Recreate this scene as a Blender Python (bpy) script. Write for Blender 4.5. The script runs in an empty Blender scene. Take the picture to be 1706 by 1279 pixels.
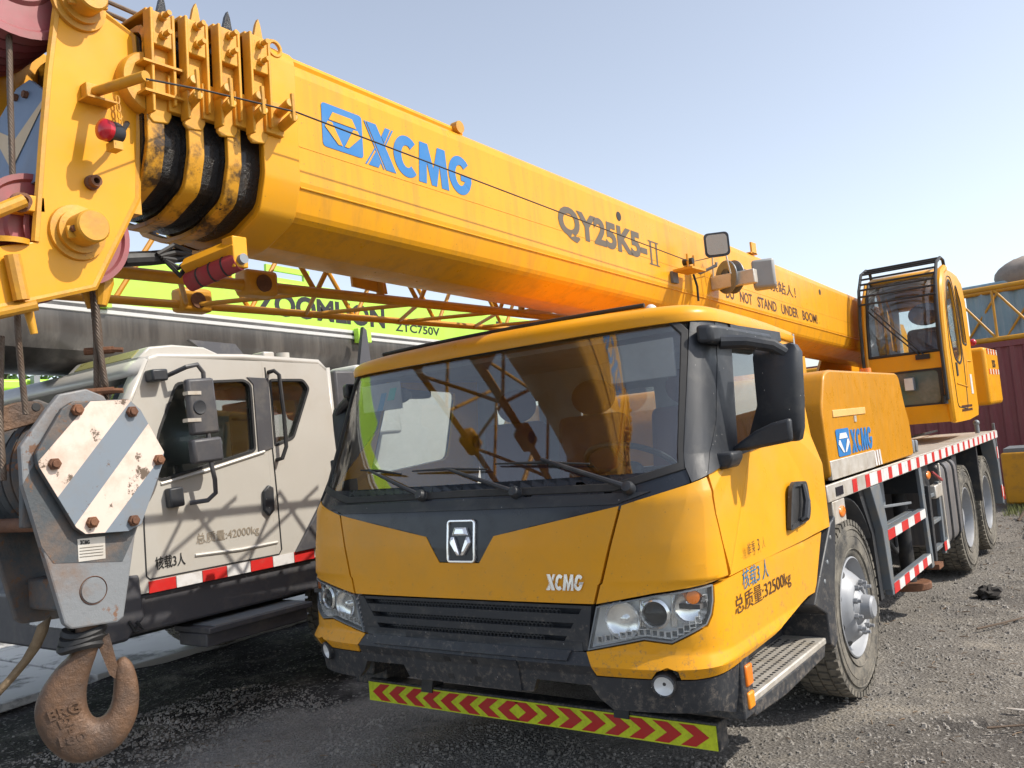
import bpy, bmesh, math, random
import numpy as np
from mathutils import Vector, Matrix
R = math.radians
random.seed(7); np.random.seed(7)
scene = bpy.context.scene
COL = scene.collection

# ---------------------------------------------------------------- camera
# world: X = towards the crane's left side, Y = towards its rear, Z = up, origin under the front axle
CAM = np.array([2.772, -5.494, 1.747]); YAW, PITCH, ROLL, FPX = .634, .065, -.094, 1426.3
fwd = np.array([-math.sin(YAW)*math.cos(PITCH), math.cos(YAW)*math.cos(PITCH), math.sin(PITCH)])
rt = np.array([math.cos(YAW), math.sin(YAW), 0.]); up = np.cross(rt, fwd)
rt, up = rt*math.cos(ROLL)+up*math.sin(ROLL), -rt*math.sin(ROLL)+up*math.cos(ROLL)
cd = bpy.data.cameras.new('camera'); cam = bpy.data.objects.new('camera', cd); COL.objects.link(cam)
cam.matrix_world = Matrix(((rt[0], up[0], -fwd[0], CAM[0]), (rt[1], up[1], -fwd[1], CAM[1]), (rt[2], up[2], -fwd[2], CAM[2]), (0, 0, 0, 1)))
cd.sensor_width = 36; cd.lens = FPX/1706*36; cd.clip_start = .05; cd.clip_end = 3000
scene.camera = cam
# ---------------------------------------------------------------- sky, sun, exposure
SUN = Vector((.62, .25, .66)).normalized()
w = bpy.data.worlds.new('World'); scene.world = w; w.use_nodes = True
nt = w.node_tree; bg = nt.nodes['Background']
sk = nt.nodes.new('ShaderNodeTexSky'); sk.sky_type = 'NISHITA'; sk.sun_disc = False
sk.sun_elevation = math.asin(SUN.z); sk.sun_rotation = math.atan2(SUN.x, SUN.y)
sk.air_density = 1.0; sk.dust_density = 1.2; sk.ozone_density = 2.0; sk.altitude = 0
hz = nt.nodes.new('ShaderNodeHueSaturation'); hz.inputs['Saturation'].default_value = .55; hz.inputs['Value'].default_value = 1.0   # hazy day: paler sky
nt.links.new(sk.outputs[0], hz.inputs['Color']); nt.links.new(hz.outputs[0], bg.inputs[0]); bg.inputs[1].default_value = .15
sl = bpy.data.lights.new('sun', 'SUN'); sl.energy = 3.45; sl.angle = R(.6); sl.color = (1, .93, .82)
so = bpy.data.objects.new('sun', sl); COL.objects.link(so)
so.rotation_euler = SUN.to_track_quat('Z', 'Y').to_euler()
vs = scene.view_settings; vs.view_transform = 'Standard'; vs.look = 'None'; vs.exposure = 0.6; vs.gamma = 1; vs.use_curve_mapping = False
scene.render.engine = 'CYCLES'
scene.cycles.max_bounces = 8; scene.cycles.transparent_max_bounces = 12

# ---------------------------------------------------------------- pixel -> place
def un(px, py, ax, v):
    d = fwd + rt*(px-853)/FPX - up*(py-639.5)/FPX
    i = 'xyz'.index(ax); t = (v-CAM[i])/d[i]
    return CAM + t*d
def pj(P):
    d = np.asarray(P)-CAM; z = d@fwd
    return np.array([853+FPX*(d@rt)/z, 639.5-FPX*(d@up)/z])

# ---------------------------------------------------------------- materials
def nodes(name):
    m = bpy.data.materials.new(name); m.use_nodes = True
    return m, m.node_tree.nodes, m.node_tree.links, m.node_tree.nodes['Principled BSDF']
def noise(N, L, scale, detail=5, rough=.6, vec=None):
    n = N.new('ShaderNodeTexNoise'); n.inputs['Scale'].default_value = scale; n.inputs['Detail'].default_value = detail; n.inputs['Roughness'].default_value = rough
    L.new(vec, n.inputs['Vector']); return n.outputs['Fac']
def ramp(N, L, fac, a, b, ca=(0, 0, 0, 1), cb=(1, 1, 1, 1)):
    r = N.new('ShaderNodeValToRGB'); r.color_ramp.elements[0].position = a; r.color_ramp.elements[1].position = b
    r.color_ramp.elements[0].color = ca; r.color_ramp.elements[1].color = cb; L.new(fac, r.inputs[0]); return r.outputs[0]
def mixc(N, L, f, a, b):
    m = N.new('ShaderNodeMix'); m.data_type = 'RGBA'
    for s, v in ((m.inputs[0], f), (m.inputs[6], a), (m.inputs[7], b)):
        if hasattr(v, 'links') or isinstance(v, bpy.types.NodeSocket): L.new(v, s)
        elif isinstance(v, (int, float)): s.default_value = v
        else: s.default_value = (*v, 1)
    return m.outputs[2]
def M(name, col, rough=.5, metal=0., spec=None, mud=None, specks=None, dirt=None, da=.15, dlo=.5, dhi=.75, dscale=3., var=.06, bump=.0, bscale=60., coat=0., chips=None, cscale=18., clo=.68, streak=False, emit=None):
    """painted / plain surface: colour with slight variation, patches of dirt, chips and fine relief"""
    m, N, L, P = nodes(name)
    geo = N.new('ShaderNodeNewGeometry'); pos = geo.outputs['Position']
    n1 = noise(N, L, 1.7, 4, .6, pos)
    lo = tuple(max(0, c*(1-var)) for c in col); hi = tuple(min(1, c*(1+var)) for c in col)
    c = mixc(N, L, ramp(N, L, n1, .3, .7), lo, hi)
    rg = noise(N, L, 9., 5, .65, pos)
    mr = N.new('ShaderNodeMapRange'); L.new(rg, mr.inputs[0]); mr.inputs[1].default_value = .3; mr.inputs[2].default_value = .7
    mr.inputs[3].default_value = max(0, rough-.07); mr.inputs[4].default_value = min(1, rough+.1); rsock = mr.outputs[0]
    if dirt:
        vec = pos
        if streak:
            mp = N.new('ShaderNodeMapping'); mp.inputs['Scale'].default_value = (6, 6, .5); L.new(pos, mp.inputs[0]); vec = mp.outputs[0]
        dn = noise(N, L, dscale, 8, .7, vec); f = ramp(N, L, dn, dlo, dhi)
        k = N.new('ShaderNodeMath'); k.operation = 'MULTIPLY'; L.new(f, k.inputs[0]); k.inputs[1].default_value = da
        c = mixc(N, L, k.outputs[0], c, dirt)
    if chips:
        cn = noise(N, L, cscale, 9, .75, pos); f = ramp(N, L, cn, clo, clo+.03)
        c = mixc(N, L, f, c, chips)
        mr2 = N.new('ShaderNodeMix'); L.new(f, mr2.inputs[0]); L.new(rsock, mr2.inputs[2]); mr2.inputs[3].default_value = .8; rsock = mr2.outputs[0]
    if mud:       # splashed mud, thicker towards the wheels and the ground
        sz = N.new('ShaderNodeSeparateXYZ'); L.new(pos, sz.inputs[0]); zr_ = N.new('ShaderNodeMapRange'); L.new(sz.outputs[2], zr_.inputs[0])
        zr_.inputs[1].default_value = 1.5; zr_.inputs[2].default_value = .35; zr_.inputs[3].default_value = 0; zr_.inputs[4].default_value = .2
        ad = N.new('ShaderNodeMath'); L.new(noise(N, L, 28., 9, .8, pos), ad.inputs[0]); L.new(zr_.outputs[0], ad.inputs[1])
        f = ramp(N, L, ad.outputs[0], .66, .78); k = N.new('ShaderNodeMath'); k.operation = 'MULTIPLY'; L.new(f, k.inputs[0]); k.inputs[1].default_value = .75
        c = mixc(N, L, k.outputs[0], c, mud)
    if specks:    # small stone chips and dried drops
        vo = N.new('ShaderNodeTexVoronoi'); vo.inputs['Scale'].default_value = 45; L.new(pos, vo.inputs['Vector'])
        ga = N.new('ShaderNodeMath'); ga.operation = 'LESS_THAN'; L.new(vo.outputs['Distance'], ga.inputs[0]); ga.inputs[1].default_value = .10
        sc_ = N.new('ShaderNodeSeparateColor'); L.new(vo.outputs['Color'], sc_.inputs[0]); gb = N.new('ShaderNodeMath'); gb.operation = 'GREATER_THAN'; L.new(sc_.outputs[0], gb.inputs[0]); gb.inputs[1].default_value = .86
        gc = N.new('ShaderNodeMath'); gc.operation = 'MULTIPLY'; L.new(ga.outputs[0], gc.inputs[0]); L.new(gb.outputs[0], gc.inputs[1])
        c = mixc(N, L, gc.outputs[0], c, specks)
    if spec is not None: P.inputs['Specular IOR Level'].default_value = spec
    L.new(c, P.inputs['Base Color']); L.new(rsock, P.inputs['Roughness']); P.inputs['Metallic'].default_value = metal
    if coat: P.inputs['Coat Weight'].default_value = coat; P.inputs['Coat Roughness'].default_value = .12
    if bump:
        b = N.new('ShaderNodeBump'); b.inputs['Strength'].default_value = bump; b.inputs['Distance'].default_value = .01
        L.new(noise(N, L, bscale, 6, .7, pos), b.inputs['Height']); L.new(b.outputs[0], P.inputs['Normal'])
    if emit: P.inputs['Emission Color'].default_value = (*emit, 1); P.inputs['Emission Strength'].default_value = 1
    return m
def glass(name, tint, f0=.045, rough=.0, dirt=.0):
    m = bpy.data.materials.new(name); m.use_nodes = True; N = m.node_tree.nodes; L = m.node_tree.links
    N.remove(N['Principled BSDF']); out = N['Material Output']
    tr = N.new('ShaderNodeBsdfTransparent'); tr.inputs[0].default_value = (*tint, 1)
    gl = N.new('ShaderNodeBsdfGlossy'); gl.inputs['Roughness'].default_value = rough
    lw_ = N.new('ShaderNodeLayerWeight'); lw_.inputs[0].default_value = .5
    pw = N.new('ShaderNodeMath'); pw.operation = 'POWER'; L.new(lw_.outputs['Facing'], pw.inputs[0]); pw.inputs[1].default_value = 5
    fr = N.new('ShaderNodeMath'); fr.operation = 'MULTIPLY_ADD'; L.new(pw.outputs[0], fr.inputs[0]); fr.inputs[1].default_value = 1-f0; fr.inputs[2].default_value = f0
    mx = N.new('ShaderNodeMixShader'); L.new(fr.outputs[0], mx.inputs[0]); L.new(tr.outputs[0], mx.inputs[1]); L.new(gl.outputs[0], mx.inputs[2])
    res = mx.outputs[0]
    if dirt:
        geo = N.new('ShaderNodeNewGeometry')
        df = N.new('ShaderNodeBsdfDiffuse'); df.inputs[0].default_value = (.45, .4, .33, 1)
        f = ramp(N, L, noise(N, L, 5., 9, .75, geo.outputs['Position']), .35, .8)
        k = N.new('ShaderNodeMath'); k.operation = 'MULTIPLY'; L.new(f, k.inputs[0]); k.inputs[1].default_value = dirt
        m2 = N.new('ShaderNodeMixShader'); L.new(k.outputs[0], m2.inputs[0]); L.new(res, m2.inputs[1]); L.new(df.outputs[0], m2.inputs[2]); res = m2.outputs[0]
    L.new(res, out.inputs[0]); return m
YEL = (.74, .33, .011)
MT = dict(
 yellow=M('yellow paint', YEL, .33, spec=.3, mud=(.22, .15, .085), dirt=(.50, .29, .07), da=.5, dlo=.45, dhi=.78, dscale=2.6, specks=(.36, .19, .05), var=.05, bump=.05, bscale=5),
 yellow_boom=M('boom yellow paint', YEL, .33, spec=.35, dirt=(.40, .20, .04), da=.6, dlo=.46, dhi=.74, dscale=1.9, streak=True, specks=(.3, .16, .05), var=.05, bump=.06, bscale=2.2),
 yellow_worn=M('worn yellow paint', (.62, .295, .016), .5, dirt=(.25, .13, .05), da=.55, dlo=.48, dhi=.72, dscale=7, chips=(.12, .06, .03), cscale=22, clo=.66, bump=.15, bscale=40),
 yellow_grease=M('greasy yellow paint', (.62, .29, .014), .38, dirt=(.02, .012, .008), da=.95, dlo=.47, dhi=.58, dscale=5, chips=(.03, .018, .01), cscale=16, clo=.6, bump=.2, bscale=30),
  yellow_dark=M('darker yellow', (.56, .24, .008), .3, spec=.4, dirt=(.42, .22, .03), da=.6, dlo=.42, dhi=.7, dscale=3, streak=True, bump=.05, bscale=5),  # darker, streaked tone of the yellow, used on the engine cover
 jib=M('jib yellow paint', (.60, .28, .016), .45, dirt=(.3, .15, .05), da=.6, dlo=.45, dhi=.75, dscale=6, chips=(.14, .06, .03), cscale=25, clo=.68),
 grease=M('black grease', (.012, .011, .011), .28, bump=.9, bscale=70, dirt=(.09, .07, .05), da=.6, dlo=.55, dhi=.7, dscale=20, coat=.4),
 black=M('black plastic', (.024, .027, .033), .46, mud=(.15, .13, .11), specks=(.4, .39, .37), dirt=(.16, .15, .13), da=.35, dlo=.5, dhi=.8, dscale=6, bump=.08, bscale=200, chips=(.45, .44, .42), cscale=55, clo=.735),
 blackgloss=M('black gloss panel', (.016, .02, .028), .22, dirt=(.12, .11, .1), da=.2, dlo=.5, dhi=.8, dscale=4),
 rubber=M('black rubber', (.018, .018, .019), .6, dirt=(.1, .095, .09), da=.3),
 tyre=M('tyre rubber', (.04, .039, .037), .82, mud=(.2, .175, .14), dirt=(.26, .235, .19), da=.85, dlo=.36, dhi=.68, dscale=6, bump=.4, bscale=60),
 silver=M('silver wheel paint', (.30, .31, .33), .5, metal=.2, dirt=(.22, .2, .17), da=.45, dlo=.48, dhi=.75, dscale=8),
 alu=M('aluminium sheet', (.62, .58, .52), .42, metal=.5, dirt=(.35, .28, .18), da=.6, dlo=.45, dhi=.7, dscale=8, bump=.08, bscale=30),
 chrome=M('chrome', (.92, .92, .92), .16, metal=.8),
 reflector=M('headlight reflector', (.88, .88, .88), .22, metal=.12, bump=.12, bscale=45),
 steel=M('grey steel', (.2, .22, .24), .5, metal=.25, dirt=(.2, .16, .1), da=.5, dlo=.48, dhi=.75, dscale=8),
 darksteel=M('dark chassis steel', (.022, .024, .028), .55, dirt=(.16, .13, .09), da=.5, dlo=.5, dhi=.8, dscale=7),
 frame=M('blue grey frame paint', (.12, .14, .16), .5, dirt=(.24, .19, .12), da=.55, dlo=.45, dhi=.75, dscale=8, chips=(.12, .07, .04), cscale=30, clo=.7),
 blue=M('blue lettering', (.018, .165, .43), .4, var=.06, dirt=(.10, .2, .36), da=.4, dlo=.5, dhi=.75, dscale=9),
 greytext=M('grey lettering', (.105, .085, .06), .5, var=.03),
 darktext=M('dark lettering', (.07, .028, .012), .5, var=.05),
 bluetext=M('blue green lettering', (.02, .16, .3), .5),
 blacktext=M('black lettering', (.012, .012, .012), .5),
 white=M('white paint', (.62, .61, .58), .4, dirt=(.5, .45, .38), da=.4, dlo=.5, dhi=.8, dscale=3, coat=.2),
 whitetape=M('white reflective tape', (.62, .61, .6), .5, dirt=(.35, .3, .25), da=.5, dlo=.45, dhi=.75, dscale=12),
 redtape=M('red reflective tape', (.52, .02, .018), .4, dirt=(.3, .1, .08), da=.4, dlo=.5, dhi=.8, dscale=12),
 lime=M('lime reflective tape', (.62, .72, .02), .4, dirt=(.35, .4, .02), da=.4, dlo=.45, dhi=.6, dscale=40, var=.05),
 amber=M('amber lamp plastic', (.85, .2, .01), .25, coat=.5, dirt=(.4, .2, .05), da=.4),
 redlamp=M('red lamp plastic', (.5, .008, .02), .2, coat=.5),
 redpaint=M('dull red paint', (.3, .035, .04), .5, dirt=(.2, .1, .08), da=.6, dscale=8),
 sheave=M('maroon nylon', (.3, .075, .085), .5, dirt=(.16, .1, .08), da=.6, dlo=.45, dhi=.7, dscale=7),
 rope=M('steel wire rope', (.15, .115, .09), .55, metal=.35, dirt=(.1, .05, .025), da=.7, dlo=.45, dhi=.65, dscale=20),
 rust=M('rusty steel', (.2, .085, .04), .75, metal=.15, dirt=(.09, .045, .03), da=.8, dlo=.42, dhi=.68, dscale=9, bump=.5, bscale=55, var=.25),
 hookrust=M('rusty hook steel', (.15, .083, .047), .5, metal=.3, dirt=(.08, .056, .044), da=.9, dlo=.4, dhi=.62, dscale=7, bump=.6, bscale=45, var=.22),
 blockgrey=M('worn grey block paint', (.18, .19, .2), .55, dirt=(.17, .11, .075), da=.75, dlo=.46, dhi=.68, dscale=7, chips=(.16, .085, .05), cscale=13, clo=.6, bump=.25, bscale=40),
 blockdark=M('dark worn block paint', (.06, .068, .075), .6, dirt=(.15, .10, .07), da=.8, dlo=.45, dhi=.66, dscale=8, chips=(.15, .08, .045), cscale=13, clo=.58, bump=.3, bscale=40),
 stripewhite=M('chipped white stripe paint', (.66, .53, .45), .55, dirt=(.36, .25, .17), da=.6, dlo=.46, dhi=.7, dscale=9, chips=(.12, .085, .06), cscale=11, clo=.575),
 stripegrey=M('grey stripe paint', (.17, .20, .235), .5, dirt=(.2, .17, .14), da=.5, dlo=.5, dhi=.75, dscale=9, chips=(.13, .09, .07), cscale=17, clo=.62),
 chevblue=M('blue chevron paint', (.17, .24, .36), .5, dirt=(.2, .18, .16), da=.5, dlo=.5, dhi=.75),
 chevcream=M('cream chevron paint', (.62, .46, .27), .5, dirt=(.35, .25, .15), da=.5, dlo=.5, dhi=.75),
 seat=M('dark red seat cloth', (.10, .03, .035), .85, bump=.3, bscale=150),
 seatgrey=M('mauve grey seat cloth', (.16, .115, .13), .9, bump=.3, bscale=150),
 interior=M('cab lining', (.33, .335, .34), .7, dirt=(.12, .1, .09), da=.4),
 dash=M('dashboard plastic', (.055, .055, .06), .6, dirt=(.2, .18, .16), da=.5),
 glass=glass('windscreen glass', (.95, .97, .96), .12, 0, .03),
 sideglass=glass('side window glass', (.84, .88, .88), .11, .0, .04),
 clear=glass('clear lamp cover', (.96, .97, .97), .03, .0, .02),
 opglass=glass('operator cab glass', (.93, .96, .97), .08, .0, .06),
 cream=M('cream metallic truck paint', (.47, .45, .41), .36, metal=.1, dirt=(.4, .34, .26), da=.4, dlo=.5, dhi=.8, dscale=2, coat=.3, var=.03),
 cabgrey=M('dark grey truck plastic', (.06, .06, .068), .5, dirt=(.2, .18, .15), da=.4, dscale=5),
 boomgrey=M('dark grey boom paint', (.05, .046, .043), .35, dirt=(.13, .118, .105), da=.75, dlo=.42, dhi=.7, dscale=1.2, streak=True, coat=.2),
 boomwhite=M('white boom paint', (.5, .5, .49), .4, dirt=(.5, .46, .4), da=.4),
 limegreen=M('lime green boom paint', (.38, .66, .05), .4, dirt=(.4, .5, .12), da=.4, coat=.2),
 maroon=M('maroon container paint', (.21, .055, .06), .6, dirt=(.2, .1, .09), da=.5, dlo=.45, dhi=.75, dscale=3, streak=True),
 tarp=M('blue grey tarpaulin', (.22, .33, .40), .5, dirt=(.45, .5, .53), da=.6, dlo=.45, dhi=.7, dscale=2, streak=True, bump=.4, bscale=8),
 canvas=M('grey brown canvas', (.26, .22, .19), .85, dirt=(.12, .1, .09), da=.6, dscale=6, bump=.4, bscale=25),
 wood=M('weathered wood', (.24, .165, .1), .85, dirt=(.1, .065, .04), da=.7, dlo=.4, dhi=.7, dscale=14, bump=.5, bscale=50),
 concrete=M('pale concrete', (.52, .50, .48), .8, dirt=(.09, .083, .078), da=.85, dlo=.52, dhi=.6, dscale=1.1, bump=.3, bscale=40),
 leaf=M('green leaves', (.09, .17, .035), .55, var=.35),
 bark=M('bark', (.12, .085, .06), .9, bump=.6, bscale=40),
 plate=M('aluminium data plate', (.6, .57, .52), .4, metal=.4, dirt=(.35, .25, .15), da=.4),
)
def leafmat():
    P = MT['leaf'].node_tree.nodes['Principled BSDF']; P.inputs['Transmission Weight'].default_value = 0; P.inputs['Specular IOR Level'].default_value = .3
leafmat()

# ---------------------------------------------------------------- mesh helpers
def V(*a): return np.array(a, float)
class MB:
    def __init__(s): s.v = []; s.f = []
    def add(s, vs_, fs):
        o = len(s.v); s.v += [tuple(map(float, p)) for p in vs_]; s.f += [tuple(i+o for i in f) for f in fs]; return s
    def box(s, a, b, rot=None, c=None):
        x0, y0, z0 = a; x1, y1, z1 = b
        p = [(x0, y0, z0), (x1, y0, z0), (x1, y1, z0), (x0, y1, z0), (x0, y0, z1), (x1, y0, z1), (x1, y1, z1), (x0, y1, z1)]
        if rot is not None:
            c = Vector(c) if c is not None else Vector(((x0+x1)/2, (y0+y1)/2, (z0+z1)/2)); p = [tuple(rot @ (Vector(q)-c)+c) for q in p]
        return s.add(p, [(0, 3, 2, 1), (4, 5, 6, 7), (0, 1, 5, 4), (1, 2, 6, 5), (2, 3, 7, 6), (3, 0, 4, 7)])
    def cyl(s, p0, p1, r0, r1=None, n=16, cap=True):
        r1 = r0 if r1 is None else r1; p0 = np.array(p0, float); p1 = np.array(p1, float)
        d = p1-p0; d /= np.linalg.norm(d); a = np.cross(d, (0, 0, 1.) if abs(d[2]) < .9 else (1., 0, 0)); a /= np.linalg.norm(a); b = np.cross(d, a)
        vs_ = []
        for p, r in ((p0, r0), (p1, r1)):
            for i in range(n):
                t = 2*math.pi*i/n; vs_.append(p+r*(math.cos(t)*a+math.sin(t)*b))
        fs = [(i, (i+1) % n, n+(i+1) % n, n+i) for i in range(n)]
        if cap: fs += [tuple(range(n-1, -1, -1)), tuple(range(n, 2*n))]
        return s.add(vs_, fs)
    def tube(s, pts, r, n=8, closed=False, cap=True):
        pts = [np.array(p, float) for p in pts]; k = len(pts); rs = r if hasattr(r, '__len__') else [r]*k
        T = []
        for i in range(k):
            a = pts[(i-1) % k] if (closed or i) else pts[i]; b = pts[(i+1) % k] if (closed or i < k-1) else pts[i]
            d = b-a; T.append(d/max(1e-9, np.linalg.norm(d)))
        a = np.cross(T[0], (0, 0, 1.) if abs(T[0][2]) < .9 else (1., 0, 0)); a /= np.linalg.norm(a)
        vs_ = []
        for i in range(k):
            a = a-T[i]*(a@T[i]); a /= np.linalg.norm(a); b = np.cross(T[i], a)
            for j in range(n):
                t = 2*math.pi*j/n; vs_.append(pts[i]+rs[i]*(math.cos(t)*a+math.sin(t)*b))
        fs = []
        for i in range(k if closed else k-1):
            o, q = i*n, ((i+1) % k)*n
            fs += [(o+j, o+(j+1) % n, q+(j+1) % n, q+j) for j in range(n)]
        if not closed and cap: fs += [tuple(range(n-1, -1, -1)), tuple(range((k-1)*n, k*n))]
        return s.add(vs_, fs)
    def prism(s, poly, ax, lo, hi):
        """2D outline in the plane of the two other axes (in x,y,z order), extruded along ax"""
        i = 'xyz'.index(ax); n = len(poly)
        def P(p, h): q = [p[0], p[1]]; q.insert(i, h); return q
        return s.add([P(p, lo) for p in poly]+[P(p, hi) for p in poly], [tuple(range(n))[::-1], tuple(range(n, 2*n))]+[(j, (j+1) % n, n+(j+1) % n, n+j) for j in range(n)])
    def ringprism(s, outer, inner, ax, lo, hi, n=48):
        """flat plate with one hole: both outlines star-shaped about the hole's middle"""
        o, q = match(outer, inner, n); i = 'xyz'.index(ax)
        def P(p, h): z = [p[0], p[1]]; z.insert(i, h); return z
        k = len(o); vs_ = [P(p, lo) for p in o]+[P(p, lo) for p in q]+[P(p, hi) for p in o]+[P(p, hi) for p in q]; fs = []
        for j in range(k):
            m = (j+1) % k
            fs += [(j, m, k+m, k+j), (2*k+m, 2*k+j, 3*k+j, 3*k+m), (m, j, 2*k+j, 2*k+m), (k+j, k+m, 3*k+m, 3*k+j)]
        return s.add(vs_, fs)
    def lathe(s, prof, o, ax, n=32):
        """prof: (radius, distance along ax); ax a unit vector"""
        o = np.array(o, float); d = np.array(ax, float); d /= np.linalg.norm(d); a = np.cross(d, (0, 0, 1.) if abs(d[2]) < .9 else (1., 0, 0)); a /= np.linalg.norm(a); b = np.cross(d, a)
        k = len(prof); vs_ = []
        for r, h in prof:
            for j in range(n):
                t = 2*math.pi*j/n; vs_.append(o+d*h+r*(math.cos(t)*a+math.sin(t)*b))
        fs = [(i*n+j, i*n+(j+1) % n, (i+1)*n+(j+1) % n, (i+1)*n+j) for i in range(k-1) for j in range(n)]
        return s.add(vs_, fs)
    def ball(s, c, r, n=16, m=10, half=False):
        c = np.array(c, float); r = np.array(r if hasattr(r, '__len__') else (r, r, r), float)
        vs_ = []; top = m//2 if half else m
        for i in range(top+1):
            p = math.pi*i/m
            for j in range(n):
                t = 2*math.pi*j/n; vs_.append(c+r*V(math.sin(p)*math.cos(t), math.sin(p)*math.sin(t), math.cos(p)))
        return s.add(vs_, [(i*n+j, (i+1)*n+j, (i+1)*n+(j+1) % n, i*n+(j+1) % n) for i in range(top) for j in range(n)])
    def grid(s, P):
        a, b = len(P), len(P[0])
        return s.add([q for row in P for q in row], [(i*b+j, i*b+j+1, (i+1)*b+j+1, (i+1)*b+j) for i in range(a-1) for j in range(b-1)])
    def mirror(s):
        o = len(s.v); v2 = [(-x, y, z) for x, y, z in s.v]; f2 = [tuple(i+o for i in f[::-1]) for f in s.f]; s.v += v2; s.f += f2; return s
    def build(s, name, mat, parent=None, bevel=0., seg=2, ang=35, solid=0., label=None, smooth=True, kind=None, group=None, origin=None):
        me = bpy.data.meshes.new(name)
        off = np.array(wloc(parent)) if parent is not None else (np.array(origin, float) if origin is not None else np.zeros(3))
        me.from_pydata([tuple(np.array(p)-off) for p in s.v], [], s.f); me.validate()
        b = bmesh.new(); b.from_mesh(me); bmesh.ops.remove_doubles(b, verts=b.verts, dist=1e-5); bmesh.ops.recalc_face_normals(b, faces=b.faces); b.to_mesh(me); b.free()
        me.materials.append(MT[mat] if isinstance(mat, str) else mat)
        if smooth: me.shade_smooth(); me.set_sharp_from_angle(angle=R(ang))
        o = bpy.data.objects.new(name, me); COL.objects.link(o)
        if parent is not None: o.parent = parent
        elif origin is not None: o.location = origin
        if bevel:
            md = o.modifiers.new('bevel', 'BEVEL'); md.width = bevel; md.segments = seg; md.limit_method = 'ANGLE'; md.angle_limit = R(30)
        if solid:
            md = o.modifiers.new('thick', 'SOLIDIFY'); md.thickness = solid; md.offset = 0
        if label: o['label'] = label
        if kind: o['kind'] = kind
        if group: o['group'] = group
        return o
def wloc(o):
    p = Vector((0, 0, 0))
    while o is not None: p = p+o.location; o = o.parent
    return tuple(p)
def match(outer, inner, n=48):
    """resample two outlines at common angles about the hole's middle, keeping all corners"""
    I = np.array(inner, float); O = np.array(outer, float); c = (I.min(0)+I.max(0))/2
    angs = sorted(set([round(math.atan2(*(p-c)[::-1]), 6) for p in np.vstack((I, O))]+[round(-math.pi+2*math.pi*k/n+.0137, 6) for k in range(n)]))
    def hit(Pl, a):
        d = V(math.cos(a), math.sin(a)); best = None
        for i in range(len(Pl)):
            p = Pl[i]-c; q = Pl[(i+1) % len(Pl)]-c; e = q-p; den = d[0]*e[1]-d[1]*e[0]
            if abs(den) < 1e-12: continue
            t = (p[0]*e[1]-p[1]*e[0])/den; u_ = (p[0]*d[1]-p[1]*d[0])/den
            if t > 0 and -1e-6 <= u_ <= 1+1e-6 and (best is None or t > best): best = t
        return c+d*best
    return [hit(O, a) for a in angs], [hit(I, a) for a in angs]
def rrect(x0, y0, x1, y1, r, n=4):
    out = []
    for cx, cy, a0 in ((x1-r, y1-r, 0), (x0+r, y1-r, 90), (x0+r, y0+r, 180), (x1-r, y0+r, 270)):
        for k in range(n+1): a = R(a0+90*k/n); out.append((cx+r*math.cos(a), cy+r*math.sin(a)))
    return out
def rpoly(pts, r, n=3):
    """round the corners of an outline"""
    out = []; k = len(pts)
    for i in range(k):
        p, a, b = np.array(pts[i], float), np.array(pts[i-1], float), np.array(pts[(i+1) % k], float)
        la, lb = np.linalg.norm(a-p), np.linalg.norm(b-p); q = min(r, la*.45, lb*.45)
        s, e = p+(a-p)/la*q, p+(b-p)/lb*q
        for j in range(n+1): t = j/n; out.append(tuple((1-t)**2*s+2*t*(1-t)*p+t*t*e))
    return out
def empty(name, loc, label, cat, group=None):
    o = bpy.data.objects.new(name, None); COL.objects.link(o); o.location = loc; o.empty_display_size = .2
    o['label'] = label; o['category'] = cat
    if group: o['group'] = group
    return o
def tag(o, label, cat, group=None):
    o['label'] = label; o['category'] = cat
    if group: o['group'] = group
    return o
def copyat(src, parent, delta, name=None):
    """a copy of one object that shares its mesh, moved by delta"""
    c = src.copy(); COL.objects.link(c); c.parent = parent; c.location = Vector(src.location)+Vector(delta); return c
def textmesh(s, bold=0., spacing=1., shear=0.):
    cu = bpy.data.curves.new('t', 'FONT'); cu.body = s; cu.size = 1; cu.offset = bold; cu.space_character = spacing; cu.shear = shear; cu.resolution_u = 4
    o = bpy.data.objects.new('t', cu); COL.objects.link(o); bpy.context.view_layer.update()
    dg = bpy.context.evaluated_depsgraph_get(); me = bpy.data.meshes.new_from_object(o.evaluated_get(dg))
    vs_ = np.array([v.co[:2] for v in me.vertices]); fs = [tuple(p.vertices) for p in me.polygons]
    bpy.data.objects.remove(o); bpy.data.curves.remove(cu); bpy.data.meshes.remove(me)
    lo, hi = vs_.min(0), vs_.max(0); return (vs_-lo)/(hi-lo), fs
def letters(s, mapf, mat, parent, bold=0., spacing=1., keep=None, shear=0., name='lettering'):
    """mapf takes (0..1, 0..1) across the word to a point"""
    vs_, fs = textmesh(s, bold, spacing, shear)
    if keep: fs = [f for f in fs if keep(vs_[list(f)].mean(0))]
    return MB().add([mapf(*p) for p in vs_], fs).build(name, mat, parent, smooth=False)
def quadmap(p00, p10, p01, p11):
    p00, p10, p01, p11 = map(lambda p: np.array(p, float), (p00, p10, p01, p11))
    return lambda u, v: (1-u)*(1-v)*p00+u*(1-v)*p10+(1-u)*v*p01+u*v*p11
LOGO_TOP = [(.26, .84), (.74, .84), (.84, .64), (.16, .64)]
LOGO_L = [(.13, .60), (.235, .60), (.475, .13), (.37, .13), (.06, .46)]
LOGO_R = [(1-x, y) for x, y in LOGO_L][::-1]

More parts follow.
